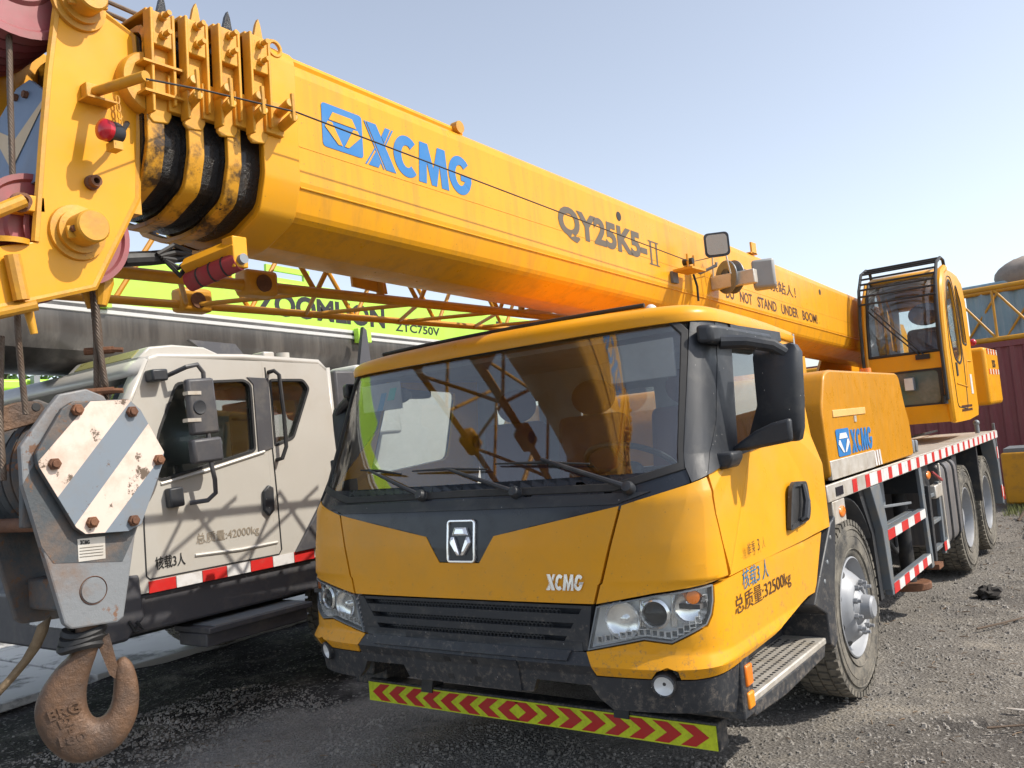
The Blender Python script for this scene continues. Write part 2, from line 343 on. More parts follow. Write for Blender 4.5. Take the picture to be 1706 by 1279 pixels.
def blockword(mapf, mat, parent, mapback=None):
    """the heavy four-letter wordmark, drawn stroke by stroke; mapf takes (0..1, 0..1)"""
    def put(poly, x0, w_): MB().add([mapf(x0+w_*a, b) for a, b in poly], [tuple(range(len(poly)))]).build('lettering', mat, parent, smooth=False)
    def arc(a0, a1, n=22, ro=(.5, .5), ri=(.21, .27)):
        A = [R(a0+(a1-a0)*i/n) for i in range(n+1)]
        return [(.5+ro[0]*math.cos(t), .5+ro[1]*math.sin(t)) for t in A]+[(.5+ri[0]*math.cos(t), .5+ri[1]*math.sin(t)) for t in A[::-1]]
    for q in ([(.13, 1), (.42, 1), (.98, 0), (.66, 0)], [(.06, 1), (.10, 1), (.62, 0), (.58, 0)], [(.70, 1), (.86, 1), (.655, .615), (.57, .765)], [(.90, 1), (.95, 1), (.685, .56), (.665, .595)], [(.14, 0), (.44, 0), (.515, .14), (.385, .37)], [(.04, 0), (.09, 0), (.365, .405), (.345, .44)]): put(q, .0, .275)
    put(arc(48, 312), .255, .235)
    put([(0, 0), (.08, 1), (.34, 1), (.5, .42), (.66, 1), (.92, 1), (1, 0), (.75, 0), (.71, .55), (.585, 0), (.415, 0), (.29, .55), (.25, 0)], .47, .29)
    g_ = arc(42, 322); put(g_, .765, .235); put([(.52, .54), (.995, .54), (.985, .38), (.90, .20), (.665, .335), (.70, .37), (.52, .37)], .765, .235)

def words(s, f, mat, parent, **k):
    """each word of a line is a piece of its own, laid along f in proportion to its letters"""
    n = len(s); i = 0
    for w_ in s.split(' '):
        if w_: a, b = i/n, (i+len(w_))/n-.012; letters(w_, (lambda a, b: lambda u, v: f(a+(b-a)*u, v))(a, b), mat, parent, **k)
        i += len(w_)+1
# ================================================================ ground
def band01(N, L, v, a, b):
    r = N.new('ShaderNodeMapRange'); L.new(v, r.inputs[0]); r.inputs[1].default_value = a; r.inputs[2].default_value = b; r.inputs[3].default_value = 1; r.inputs[4].default_value = 0; return r.outputs[0]
def ground_mat():
    m, N, L, P = nodes('gravelly dirt')
    geo = N.new('ShaderNodeNewGeometry'); pos = geo.outputs['Position']
    big = noise(N, L, .35, 5, .6, pos); mid = noise(N, L, 2.2, 8, .7, pos); fine = noise(N, L, 45, 8, .75, pos)
    c = mixc(N, L, ramp(N, L, mid, .35, .68), (.155, .141, .124), (.265, .245, .215))
    c = mixc(N, L, ramp(N, L, big, .46, .62), c, (.115, .106, .097))
    sx = N.new('ShaderNodeSeparateXYZ'); L.new(pos, sx.inputs[0]); mm = N.new('ShaderNodeMath'); mm.operation = 'MULTIPLY_ADD'; L.new(mid, mm.inputs[0]); mm.inputs[1].default_value = 1.6; L.new(sx.outputs[0], mm.inputs[2])   # paler ground tone towards the white crane's side
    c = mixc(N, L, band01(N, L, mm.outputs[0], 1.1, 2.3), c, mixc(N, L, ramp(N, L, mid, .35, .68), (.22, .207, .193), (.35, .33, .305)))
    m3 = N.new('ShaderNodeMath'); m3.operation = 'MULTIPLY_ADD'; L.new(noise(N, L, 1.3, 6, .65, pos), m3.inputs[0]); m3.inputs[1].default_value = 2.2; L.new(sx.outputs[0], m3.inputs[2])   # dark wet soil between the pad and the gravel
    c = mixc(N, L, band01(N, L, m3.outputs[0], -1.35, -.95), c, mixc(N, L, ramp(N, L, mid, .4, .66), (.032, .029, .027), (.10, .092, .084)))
    vor = N.new('ShaderNodeTexVoronoi'); vor.inputs['Scale'].default_value = 55; L.new(pos, vor.inputs['Vector'])
    oil = noise(N, L, .8, 6, .7, pos); c = mixc(N, L, ramp(N, L, oil, .62, .70), c, (.075, .069, .064))
    dust = noise(N, L, 1.1, 7, .75, pos); c = mixc(N, L, ramp(N, L, dust, .54, .70), c, (.34, .305, .255))
    c2 = N.new('ShaderNodeMix'); c2.data_type = 'RGBA'; c2.blend_type = 'MULTIPLY'; c2.inputs[0].default_value = .75
    L.new(c, c2.inputs[6]); L.new(ramp(N, L, fine, .3, .72, (.45, .44, .43, 1), (1.35, 1.33, 1.3, 1)), c2.inputs[7])
    sp = ramp(N, L, vor.outputs['Color'], .78, .85)
    c3 = mixc(N, L, sp, c2.outputs[2], (.31, .29, .26))
    L.new(c3, P.inputs['Base Color']); P.inputs['Roughness'].default_value = .92; P.inputs['Specular IOR Level'].default_value = .25
    b = N.new('ShaderNodeBump'); b.inputs['Strength'].default_value = 1; b.inputs['Distance'].default_value = .02
    L.new(noise(N, L, 30, 10, .75, pos), b.inputs['Height'])
    b2 = N.new('ShaderNodeBump'); b2.inputs['Strength'].default_value = .9; b2.inputs['Distance'].default_value = .012; L.new(vor.outputs['Distance'], b2.inputs['Height']); L.new(b.outputs[0], b2.inputs['Normal'])
    L.new(b2.outputs[0], P.inputs['Normal']); return m
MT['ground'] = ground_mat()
def gh(x, y):
    h = .018*math.sin(1.3*x+.7*y)+.014*math.sin(2.9*x-1.9*y+1)+.01*math.sin(5.3*x+4.1*y+2)+.006*math.sin(11*x-9*y)
    for xr in (1.95, 3.75): h -= .03*math.exp(-((x-xr-.12*math.sin(.5*y))/.16)**2)-.014*math.exp(-((x-xr-.12*math.sin(.5*y))/.36)**2)
    return h-.03
def ground():
    xs = [-900, -300, -120, -60, -30, -18, -14]+list(np.arange(-11, 8.01, .14))+[9, 11, 15, 25, 60, 120, 300, 900]
    ys = [-300, -60, -20, -9]+list(np.arange(-6, 13.01, .14))+[14, 17, 22, 32, 60, 120, 300, 1200]
    P = []
    for x in xs:
        row = []
        for y in ys:
            far = max(abs(x), abs(y)); h = gh(x, y) if far < 14 else -.03
            h += random.uniform(-.006, .006) if far < 14 else 0
            row.append((x, y, h))
        P.append(row)
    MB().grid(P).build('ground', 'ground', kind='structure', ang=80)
ground()
# loose stones and grit
def stones():
    mb = MB(); rng = random.Random(3)
    def stone(x, y, r):
        n = 5; z = gh(x, y); pts = []
        a0 = rng.random()*6
        for k in range(n):
            a = a0+6.283*k/n; q = r*rng.uniform(.7, 1.2); pts.append((x+q*math.cos(a), y+q*math.sin(a), z-.004))
        h = r*rng.uniform(.5, 1.0)
        for k in range(n):
            a = a0+6.283*(k+.3)/n; q = r*rng.uniform(.35, .75); pts.append((x+q*math.cos(a), y+q*math.sin(a), z+h*rng.uniform(.75, 1)))
        mb.add(pts, [(k, (k+1) % n, n+(k+1) % n, n+k) for k in range(n)]+[tuple(range(n, 2*n))])
    for i in range(46000):
        t = rng.random()
        if t < .45: x = rng.uniform(.4, 4.0); y = rng.uniform(-2.6, 11)
        elif t < .9: x = rng.uniform(-3.4, 2.2); y = rng.uniform(-3.4, -1.2)
        else: x = rng.uniform(-9, 6); y = rng.uniform(-4, 12)
        r = .004+.011*rng.random()**2.5
        if rng.random() < .005: r = rng.uniform(.014, .028)
        stone(x, y, r)
    for k in range(260): stone(rng.uniform(-3, 1.5), rng.uniform(-3.2, -1.6), rng.uniform(.01, .024))
    for k in range(170): stone(rng.uniform(.9, 4.0), rng.uniform(-2.4, 8), rng.uniform(.013, .03))
    for k in range(220):
        cx, cy = rng.uniform(-3.6, 3.8), rng.uniform(-3.4, 9)
        for j in range(24): stone(cx+rng.gauss(0, .09), cy+rng.gauss(0, .09), .004+.010*rng.random()**2)
    m = M('stones', (.25, .23, .205), .9, var=.45, bump=.3, bscale=90)
    mb.build('gravel_stones', m, kind='stuff', smooth=False)
stones()
def litter():
    mb = MB(); rng = random.Random(8)
    for i in range(700):
        x, y = (rng.uniform(.9, 3.8), rng.uniform(-2.2, 9)) if i < 520 else (rng.uniform(-3.5, 2), rng.uniform(-3.4, -2)); a = rng.uniform(0, 6.28); l = rng.uniform(.012, .07); z = gh(x, y)+.003
        d = V(math.cos(a), math.sin(a), rng.uniform(-.05, .1)); mb.tube([V(x, y, z), V(x, y, z+.004)+d*l*.5, V(x, y, z)+d*l], rng.uniform(.0015, .004), 4)
    mb.build('ground_litter', M('dry stalks', (.16, .11, .07), .9, var=.5), kind='stuff', smooth=False)
litter()
# concrete pad in front of the white crane
def pad():
    xs_ = (-12.6, -9.9, -7.3, -4.85); ys_ = (-4.2, -1.6, .9, 3.6, 6.4)
    base = MB().box((-12.65, -4.25, -.1), (-4.95, 6.45, -.03)).build('concrete_pad', 'concrete', kind='structure')
    for i in range(3):
        for j in range(4):
            q = [(xs_[i]+.02, ys_[j]+.02), (xs_[i+1]-.02, ys_[j]+.02), (xs_[i+1]-.02, ys_[j+1]-.02), (xs_[i]+.02, ys_[j+1]-.02)]
            if i == 2: q = [q[0], (q[1][0]-random.uniform(.0, .25), q[1][1]), (q[1][0]-random.uniform(-.1, .2), (q[1][1]+q[2][1])/2), (q[2][0]-random.uniform(.0, .25), q[2][1]), q[3]]
            MB().prism(q, 'z', -.05, .015+random.uniform(0, .01)).build('slab', 'concrete', base, bevel=.012)
pad()
# ================================================================ the yellow truck crane: carrier cab
crane = empty('truck_crane', (0, 0, 0), 'yellow truck crane with telescopic boom and black-framed carrier cab, blue letters on boom', 'truck crane')
ND, NE = .45, 6.0
_t = np.linspace(0, math.pi/2, 160); _A = np.sin(_t)**(2/NE); _B = 1-np.cos(_t)**(2/NE); _A[0] = 0; _B[0] = 0; _A[-1] = 1; _B[-1] = 1
_xn, _yn = _A*1.25, _B*ND; _U = np.concatenate(([0], np.cumsum(np.hypot(np.diff(_xn), np.diff(_yn))))); UF = _U[-1]
REAR = -.585; US = UF+1.28
ZW = [(.40, 1.205), (.58, 1.235), (.70, 1.245), (.745, 1.262), (.79, 1.250), (1.085, 1.25), (1.095, 1.264), (1.45, 1.264), (1.61, 1.218), (2.24, 1.165), (2.5, 1.15)]
ZF = [(.40, -2.27), (.55, -2.305), (.70, -2.322), (.745, -2.345), (.80, -2.315), (1.0, -2.312), (1.25, -2.287), (1.43, -2.258), (1.50, -2.228), (2.24, -1.935), (2.5, -1.84)]
def interp(t, z): return float(np.interp(z, [a for a, _ in t], [b for _, b in t]))
def S(u, z):
    sg = -1 if u < 0 else 1; a = abs(u); w_ = interp(ZW, z); yf = interp(ZF, z)
    if a <= UF:
        A = np.interp(a, _U, _A); B = np.interp(a, _U, _B); return V(sg*w_*A, yf+ND*B+.04*A*A, z)
    t = (a-UF)/(US-UF); y0 = yf+ND+.04; return V(sg*w_, y0+t*(REAR-y0), z)
def Sn(u, z):
    e = 2e-3; n = np.cross(S(u+e, z)-S(u-e, z), S(u, z+e)-S(u, z-e)); n /= np.linalg.norm(n); return n
_gu = np.linspace(0, US+.3, 140); _gz = np.linspace(.42, 2.45, 120); _gp = np.array([[pj(S(a, b)) for b in _gz] for a in _gu])
def uz(px, py):
    d = np.hypot(_gp[:, :, 0]-px, _gp[:, :, 1]-py); i, j = np.unravel_index(d.argmin(), d.shape); p = V(_gu[i], _gz[j]); t = V(px, py)
    for _ in range(8):
        r = pj(S(*p))-t; e = 1e-4
        J = np.stack(((pj(S(p[0]+e, p[1]))-pj(S(*p)))/e, (pj(S(p[0], p[1]+e))-pj(S(*p)))/e), 1)
        st = np.linalg.solve(J, -r); p = p+np.clip(st, -.1, .1)
    return (float(p[0]), float(p[1]))
def UZ(*pts): return [uz(*p) if p[0] > 50 else p for p in pts]     # small numbers are (u, z) already
def drape(outl, off=0., thick=.02, step=.07, F=None):
    """fill an outline given in (u, z), follow the cab's surface, give it thickness"""
    b = bmesh.new(); vs_ = [b.verts.new((p[0], p[1], 0)) for p in outl]; b.faces.new(vs_)
    bmesh.ops.triangulate(b, faces=b.faces[:], ngon_method='EAR_CLIP')
    us = [p[0] for p in outl]; zs = [p[1] for p in outl]
    for ax, lo, hi, st in ((0, min(us), max(us), step), (1, min(zs), max(zs), step*.8)):
        k = math.ceil((hi-lo)/st); extra = []
        if ax == 0:
            extra = [s*q for s in (-1, 1) for q in np.arange(UF-.34, UF+.01, .028)]
        else: extra = [q for q, _ in ZW+ZF]
        for c in sorted(set([lo+(hi-lo)*i/k for i in range(1, k)]+[e for e in extra if lo+1e-3 < e < hi-1e-3])):
            co = (c, 0, 0) if ax == 0 else (0, c, 0); no = (1, 0, 0) if ax == 0 else (0, 1, 0)
            bmesh.ops.bisect_plane(b, geom=b.verts[:]+b.edges[:]+b.faces[:], plane_co=co, plane_no=no, dist=1e-5)
    bmesh.ops.remove_doubles(b, verts=b.verts, dist=1e-4)
    b.verts.index_update(); top = []; bot = []
    for v in b.verts:
        n = Sn(v.co.x, v.co.y); p = S(v.co.x, v.co.y); o_ = off(v.co.x, v.co.y) if callable(off) else off
        top.append(p+n*o_); bot.append(p+n*(o_-thick))
    nv = len(top); fs = []
    for f in b.faces:
        ix = [v.index for v in f.verts]; fs.append(tuple(ix)); fs.append(tuple(i+nv for i in ix[::-1]))
    for e in b.edges:
        if len(e.link_faces) == 1: i, j = e.verts[0].index, e.verts[1].index; fs.append((i, j, j+nv, i+nv))
    b.free(); m = MB(); m.v = [tuple(p) for p in top+bot]; m.f = fs; return m
def mir(o): return [(-a, z) for a, z in o][::-1]
def sym(half):
    """half outline from u=0 round the right side back to u=0 -> whole outline"""
    return half+[(-a, z) for a, z in half[::-1] if a > 1e-6]
def grow(o, d):
    """move an outline outwards by d"""
    P = np.array(o); k = len(P); A = .5*sum(P[i][0]*P[(i+1) % k][1]-P[(i+1) % k][0]*P[i][1] for i in range(k)); s = 1 if A > 0 else -1; out = []
    for i in range(k):
        a, b = P[i]-P[i-1], P[(i+1) % k]-P[i]; a = a/np.linalg.norm(a); b = b/np.linalg.norm(b)
        n1, n2 = V(a[1], -a[0])*s, V(b[1], -b[0])*s; n = n1+n2; n = n/max(.3, n@n1 if np.linalg.norm(n) else 1); 
        out.append(tuple(P[i]+n*d*(1 if np.linalg.norm(n) < 2 else .7)))
    return out
def drape_ring(inner, outer, off, thick):
    k = len(inner); m = MB(); vs_ = []
    def dens(o):
        r = []
        for i in range(k):
            a, b = np.array(o[i]), np.array(o[(i+1) % k])
            for t in np.linspace(0, 1, 9)[:-1]: r.append(a+(b-a)*t)
        return r
    I, O = dens(inner), dens(outer); k = len(I)
    for lst, o_ in ((I, off), (O, off), (O, off-thick), (I, off-thick)): vs_ += [S(*p)+Sn(*p)*o_ for p in lst]
    fs = []
    for i in range(k):
        j = (i+1) % k
        for a in range(4): b = (a+1) % 4; fs.append((a*k+i, a*k+j, b*k+j, b*k+i))
    return m.add(vs_, fs)

# --- hood panel with the notch for the emblem
nb, ntp, st_, sb_ = UZ((799, 938), (823, 893), (1031, 843), (989, 1006))
zc = uz(790, 998)[1]
hoodp = sym([(0, nb[1]), nb, ntp, st_, sb_, (sb_[0]*.5, (zc+sb_[1])/2), (0, zc)])
drape(hoodp, .004, .03).build('hood_panel', 'yellow', crane, ang=50)
# --- corner panels
cp = UZ((1036, 842), (1100, 822), (1150, 806), (1176, 795), (1190, 855), (1203, 910), (1210, 958), (1186, 969), (1090, 988), (994, 1006))
for o in (cp, mir(cp)): drape(o, .004, .03).build('corner_panel', 'yellow', crane, ang=50)
# --- headlights
hl = UZ((994, 1010), (1090, 992), (1186, 973), (1187, 1000), (1184, 1022), (1177, 1040), (1120, 1071), (1074, 1065), (980, 1083))
def lamp_bits(sg):
    o = hl if sg > 0 else mir(hl)
    g = drape(o, .004, .004, .05).build('headlight', 'clear', crane, ang=60)
    drape_ring(o, grow(o, -.006), .0055, .03).build('headlight_bezel', 'steel', g)
    drape(o, -.042, .006, .06).build('reflector_bowl', 'reflector', g, ang=60)
    drape_ring(o, grow(o, -.004), .0, .05).build('bowl_wall', 'reflector', g)
    def at(px, py, d): q = uz(px, py); q = (sg*q[0], q[1]); return S(*q)+Sn(*q)*d, Sn(*q)
    for px, py, r in ((1035, 1034, .082), (1150, 1012, .072)):
        p, n = at(px, py, -.041); MB().lathe([(r, .03), (r*.97, .022), (r*.8, .010), (r*.45, .003), (.016, .002), (.014, .02), (.0, .024)], p, n, 24).build('reflector_cup', 'chrome', g)
    p, n = at(1090, 1024, -.048)
    MB().lathe([(.062, .0), (.066, .04), (.055, .048), (.05, .04)], p, n, 28).build('projector_ring', 'chrome', g)
    MB().lathe([(.05, .03), (.044, .043), (.03, .053), (.0, .058)], p, n, 24).build('projector_lens', 'clear', g)
    MB().lathe([(.05, .028), (.0, .028)], p, n, 24).build('projector_back', 'darksteel', g)
    for px in (1062, 1118):   # ribbed dividers between the three lamps
        for j in range(3): a_, n_ = at(px+4*j, 1002-.18*(px-1062), -.036); b_, _ = at(px+4*j, 1050-.05*(px-1062), -.036); MB().tube([a_, b_], .005, 6).build('lamp_divider', 'chrome', g)
    p, n = at(1155, 995, -.035); MB().lathe([(.03, .0), (.028, .03), (.0, .034)], p, n, 18).build('indicator_bulb', 'amber', g)
    # strip of square lamps along the lower edge
    path = [(990, 1068), (1030, 1061), (1072, 1054), (1118, 1060), (1150, 1045), (1170, 1030), (1176, 1010), (1178, 992)]
    L_ = []
    for i in range(len(path)-1):
        a, b = np.array(path[i]), np.array(path[i+1]); k = max(1, round(np.linalg.norm(b-a)/12))
        L_ += [a+(b-a)*(t+.5)/k for t in range(k)]
    strip = MB(); cells = MB()
    for q in L_:
        p, n = at(*q, -.014); zz = V(0, 0, 1)-n*n[2]; zz /= np.linalg.norm(zz); xx = np.cross(zz, n); h = .0135
        c8 = [p+xx*a*h+zz*b*h*1.15 for a, b in ((-1, -1), (1, -1), (1, 1), (-1, 1))]; i8 = [p+xx*a*h*.72+zz*b*h*.8-n*.014 for a, b in ((-1, -1), (1, -1), (1, 1), (-1, 1))]
        o8 = [p+xx*a*h*.78+zz*b*h*.86 for a, b in ((-1, -1), (1, -1), (1, 1), (-1, 1))]
        strip.add(c8+o8+i8, [(k, (k+1) % 4, 4+(k+1) % 4, 4+k) for k in range(4)]+[(4+k, 4+(k+1) % 4, 8+(k+1) % 4, 8+k) for k in range(4)])
        cells.add(i8, [(0, 1, 2, 3)])
    strip.build('lamp_strip', 'whitetape', g, smooth=False); cells.build('lamp_strip_cell', 'steel', g, smooth=False, kind='stuff')
lamp_bits(1); lamp_bits(-1)
# --- yellow lower corners that run on as the door sill
sill = UZ((978, 1086), (1074, 1068), (1120, 1074), (1179, 1043), (1187, 1024), (1190, 1000), (1189, 976), (1212, 963))+[(UF+.35, 1.085), (US-.12, 1.085), (US-.33, .80)]
sill += UZ((1345, 993), (1290, 1056), (1225, 1107), (1160, 1131), (1135, 1131), (1130, 1118), (1112, 1113), (1094, 1118), (1086, 1130), (995, 1124))
for o in (sill, mir(sill)): drape(o, .004, .03, .06).build('sill_panel', 'yellow', crane, ang=40)
# --- grille: frame, bars and honeycomb
gr = UZ((988, 1010), (979, 1084)); gzt = uz(790, 1001)[1]; gzb = uz(770, 1068)[1]
ghalf = [(0, gzt), (gr[0][0]-.005, gr[0][1]), (gr[1][0]-.004, gr[1][1]), (0, gzb)]
drape(sym(ghalf), -.05, .01).build('grille_back', 'blackgloss', crane)
gu0, gu1 = gr[0][0]-.03, gr[1][0]-.02
def gz(u, t):   # height on the grille, t=0 top .. 1 bottom
    k = abs(u)/gu0; a = gzt+(gr[0][1]-gzt)*k; b = gzb+(gr[1][1]-gzb)*k; return a+(b-a)*t
def bar(t0, t1, off, ul, name, th=.05):
    o = [(u, gz(u, t0)) for u in np.linspace(-ul, ul, 11)]+[(u, gz(u, t1)) for u in np.linspace(ul, -ul, 11)]
    drape(o, off, th, .1).build(name, 'black', crane, bevel=.006)
bar(.0, .07, -.006, gu0, 'grille_bar'); bar(.20, .40, -.004, gu0-.02, 'grille_bar'); bar(.53, .70, -.002, gu0-.03, 'grille_bar'); bar(.82, 1.02, .0, gu0-.04, 'grille_bar')
for sg in (-1, 1):
    o = [(sg*(gu0-.02), gz(gu0, 0)), (sg*(gu0+.02), gz(gu0, 0)), (sg*(gu1+.02), gz(gu0, 1.0)), (sg*(gu1-.12), gz(gu0, 1.0)), (sg*(gu0-.09), gz(gu0, .5))]
    drape(o if sg > 0 else o[::-1], -.002, .05).build('grille_end', 'black', crane)
hx = MB()
for t0, t1, ul in ((.07, .20, .58), (.40, .53, .52), (.70, .82, .48)):
    for row in range(2):
        for k in range(int(2*ul/.022)):
            u = -ul+.022*(k+.5*row); t = t0+(t1-t0)*(.27+.46*row); r = .0125
            z = gz(u, t); vs_ = []
            for rr in (r, r*.72):
                for j in range(6): a = R(60*j+30); q = (u+rr*math.cos(a), z+rr*.9*math.sin(a)); vs_.append(S(*q)-Sn(*q)*.018)
            hx.add(vs_, [(j, (j+1) % 6, 6+(j+1) % 6, 6+j) for j in range(6)])
hx.build('honeycomb_screen', 'black', crane, kind='stuff', smooth=False)
# --- black bumper
bw = gr[1]
bump = [(0, gzb-.004), (bw[0], bw[1]-.006)]+UZ((994, 1127), (1086, 1133), (1160, 1134), (1225, 1110), (1242, 1098))+UZ((1240, 1187), (1194, 1183))
bump += [(.80, .556), (.74, .60), (.70, .655), (.42, .66), (.39, .60), (0, .60)]
drape(sym(bump), .0, .035, .06).build('bumper', 'black', crane, ang=40)
drape([(u, gz(u, 1.0)-.004) for u in np.linspace(-.62, .62, 9)]+[(u, gz(u, 1.0)-.045) for u in np.linspace(.6, -.6, 9)], .012, .03).build('bumper_lip', 'black', crane, bevel=.006)
cpl = [(-.33, .60), (.33, .60), (.33, .745), (-.33, .745)]
drape(cpl, .01, .02).build('number_plate_mount', 'black', crane)
for u in (-.09, .08):
    for z in (.635, .725): drape([(u-.018, z-.012), (u+.018, z-.012), (u+.018, z+.012), (u-.018, z+.012)], .0115, .004).build('slot', 'rubber', crane)
for sg in (1, -1):
    q = uz(1107, 1140); q = (sg*q[0], q[1]); n = Sn(*q); p = S(*q)+n*.016
    f = MB().lathe([(.052, -.05), (.05, .006), (.043, .012), (.041, .004)], p, n, 28).build('fog_lamp', 'black', crane)
    MB().lathe([(.042, .004), (.033, .010), (.016, .014), (0, .015)], p, n, 28).build('fog_lamp_lens', 'clear', f)
    MB().lathe([(.041, .002), (.025, -.012), (0, -.018)], p, n, 28).build('fog_lamp_reflector', 'reflector', f)
# --- chevron bar under the bumper and its brackets
bar_y = -1.94
MB().box((-1.1, bar_y+.004, .30), (1.1, bar_y+.10, .425)).build('underrun_bar', 'black', crane, bevel=.008)
MB().box((-1.09, bar_y-.002, .304), (1.09, bar_y+.003, .412)).build('chevron_board', 'lime', crane)
for k in range(16):
    x0 = -1.05+.1325*k+ (0 if k < 8 else .0); s = -1 if k < 8 else 1; xm = x0+.055; w2 = .034; a = .082; zc_ = .358; h = .047
    tip = [(xm+s*(w2+a*.35), zc_), (xm+s*(-w2+a*.35), zc_+h), (xm+s*(-w2-a*.55), zc_+h), (xm+s*(w2-a*.55), zc_), (xm+s*(-w2-a*.55), zc_-h), (xm+s*(-w2+a*.35), zc_-h)]
    MB().prism(tip, 'y', bar_y-.0045, bar_y-.001).build('chevron', 'redtape', crane, smooth=False)
for x in (-.62, .62):
    MB().box((x-.04, bar_y+.03, .38), (x+.04, bar_y+.12, .75), Matrix.Rotation(R(-14), 3, 'X')).build('bar_bracket', 'darksteel', crane)
# --- black mask below the windscreen, windscreen, pillars
wsb1, wsc = UZ((1022, 805), (1129, 771)); wbz = uz(800, 815)[1]; wst1, wst2 = UZ((1134, 556), (1112, 536)); wtz = uz(822, 586)[1]
ws_half = [(0, wbz), (wsb1[0]*.5, (wbz*.4+wsb1[1]*.6)), wsb1, wsc, wst1, wst2, (wst2[0]*.5, wtz*.45+wst2[1]*.55), (0, wtz)]
gl_ = sym(ws_half)
wsg = drape(gl_, -.006, .006, .05).build('windscreen', 'glass', crane, ang=70)
drape_ring(gl_, grow(gl_, .035), .006, .02).build('windscreen_gasket', 'rubber', wsg, bevel=.004)
mk = [(0, nb[1]+.004), (nb[0], nb[1]+.004), (ntp[0]+.002, ntp[1]+.004), (st_[0], st_[1]+.005)]+[(a, z+.005) for a, z in cp[1:3]]+[(wsc[0]+.035, wsc[1]-.045), (wsc[0]+.03, wsc[1]-.03), (wsb1[0]+.01, wsb1[1]-.036), (wsb1[0]*.5, wbz*.4+wsb1[1]*.6-.036), (0, wbz-.036)]
drape(sym(mk), .0, .03).build('windscreen_mask', 'blackgloss', crane, ang=50)
mk2 = [(0, st_[1]+.012), (st_[0]*.99, st_[1]+.008), (cp[1][0]-.04, cp[1][1]+.01)]+[(wsb1[0]+.03, wsb1[1]-.045), (wsb1[0]*.5, wbz*.4+wsb1[1]*.6-.045), (0, wbz-.045)]
drape(sym(mk2), .006, .01).build('wiper_cowl', 'black', crane, ang=50)
pil = UZ((1152, 804), (1177, 792), (1190, 700), (1192, 600), (1187, 527), (1150, 524), (1147, 560), (1144, 700), (1141, 778))
for o in (pil, mir(pil)): drape(o, .008, .04, .05).build('windscreen_pillar', 'black', crane, ang=60)
# --- roof
def roofring(z0, ins, dz):
    r = []
    for u in np.concatenate((np.linspace(-US+.0, -UF, 4), np.linspace(-UF+.02, UF-.02, 61), np.linspace(UF, US, 4))):
        p = S(u, 2.24); n = Sn(u, 2.24); n[2] = 0; n /= np.linalg.norm(n); p = p-n*ins; t = (p[1]+1.95)/1.4; p[2] = z0-.07*t*t*(1 if t > 0 else 0)+dz*(1-min(1, abs(p[0])/1.2)**2); r.append(p)
    return r
rr = [roofring(2.222, -.0, .0), roofring(2.222, -.018, .0), roofring(2.25, -.020, .0), roofring(2.272, -.008, .008), roofring(2.287, .02, .016), roofring(2.297, .07, .022), roofring(2.305, .2, .028), roofring(2.31, .6, .03)]
k = len(rr[0]); rm = MB(); rm.grid(rr)
last = rr[-1]; rm.add(last, [(i, i+1, k-2-i, k-1-i) for i in range(k//2-1)])
# the cap's back and its underside
for sg in (1,): pass
rm.build('cab_roof', 'yellow', crane, ang=60, solid=.012)
zr = 2.15
MB().box((-1.13, -1.75, 2.19), (1.13, REAR-.01, 2.215)).build('roof_lining', 'interior', crane)
# roof gutter bar and marker lamps
MB().tube([S(u, 2.24)+V(0, .10, .085+.012*math.cos(u)) for u in np.linspace(-.95, .95, 15)], .011, 8).build('roof_rail', 'rubber', crane)
for u in (-.7, .0, .7): MB().cyl(S(u, 2.24)+V(0, .10, .04), S(u, 2.24)+V(0, .10, .09), .008, n=6).build('rail_post', 'rubber', crane)
for x in (.86, -.86): MB().ball((x, -1.68, 2.295), (.038, .038, .055), 16, 10, True).build('marker_lamp', 'whitetape', crane)
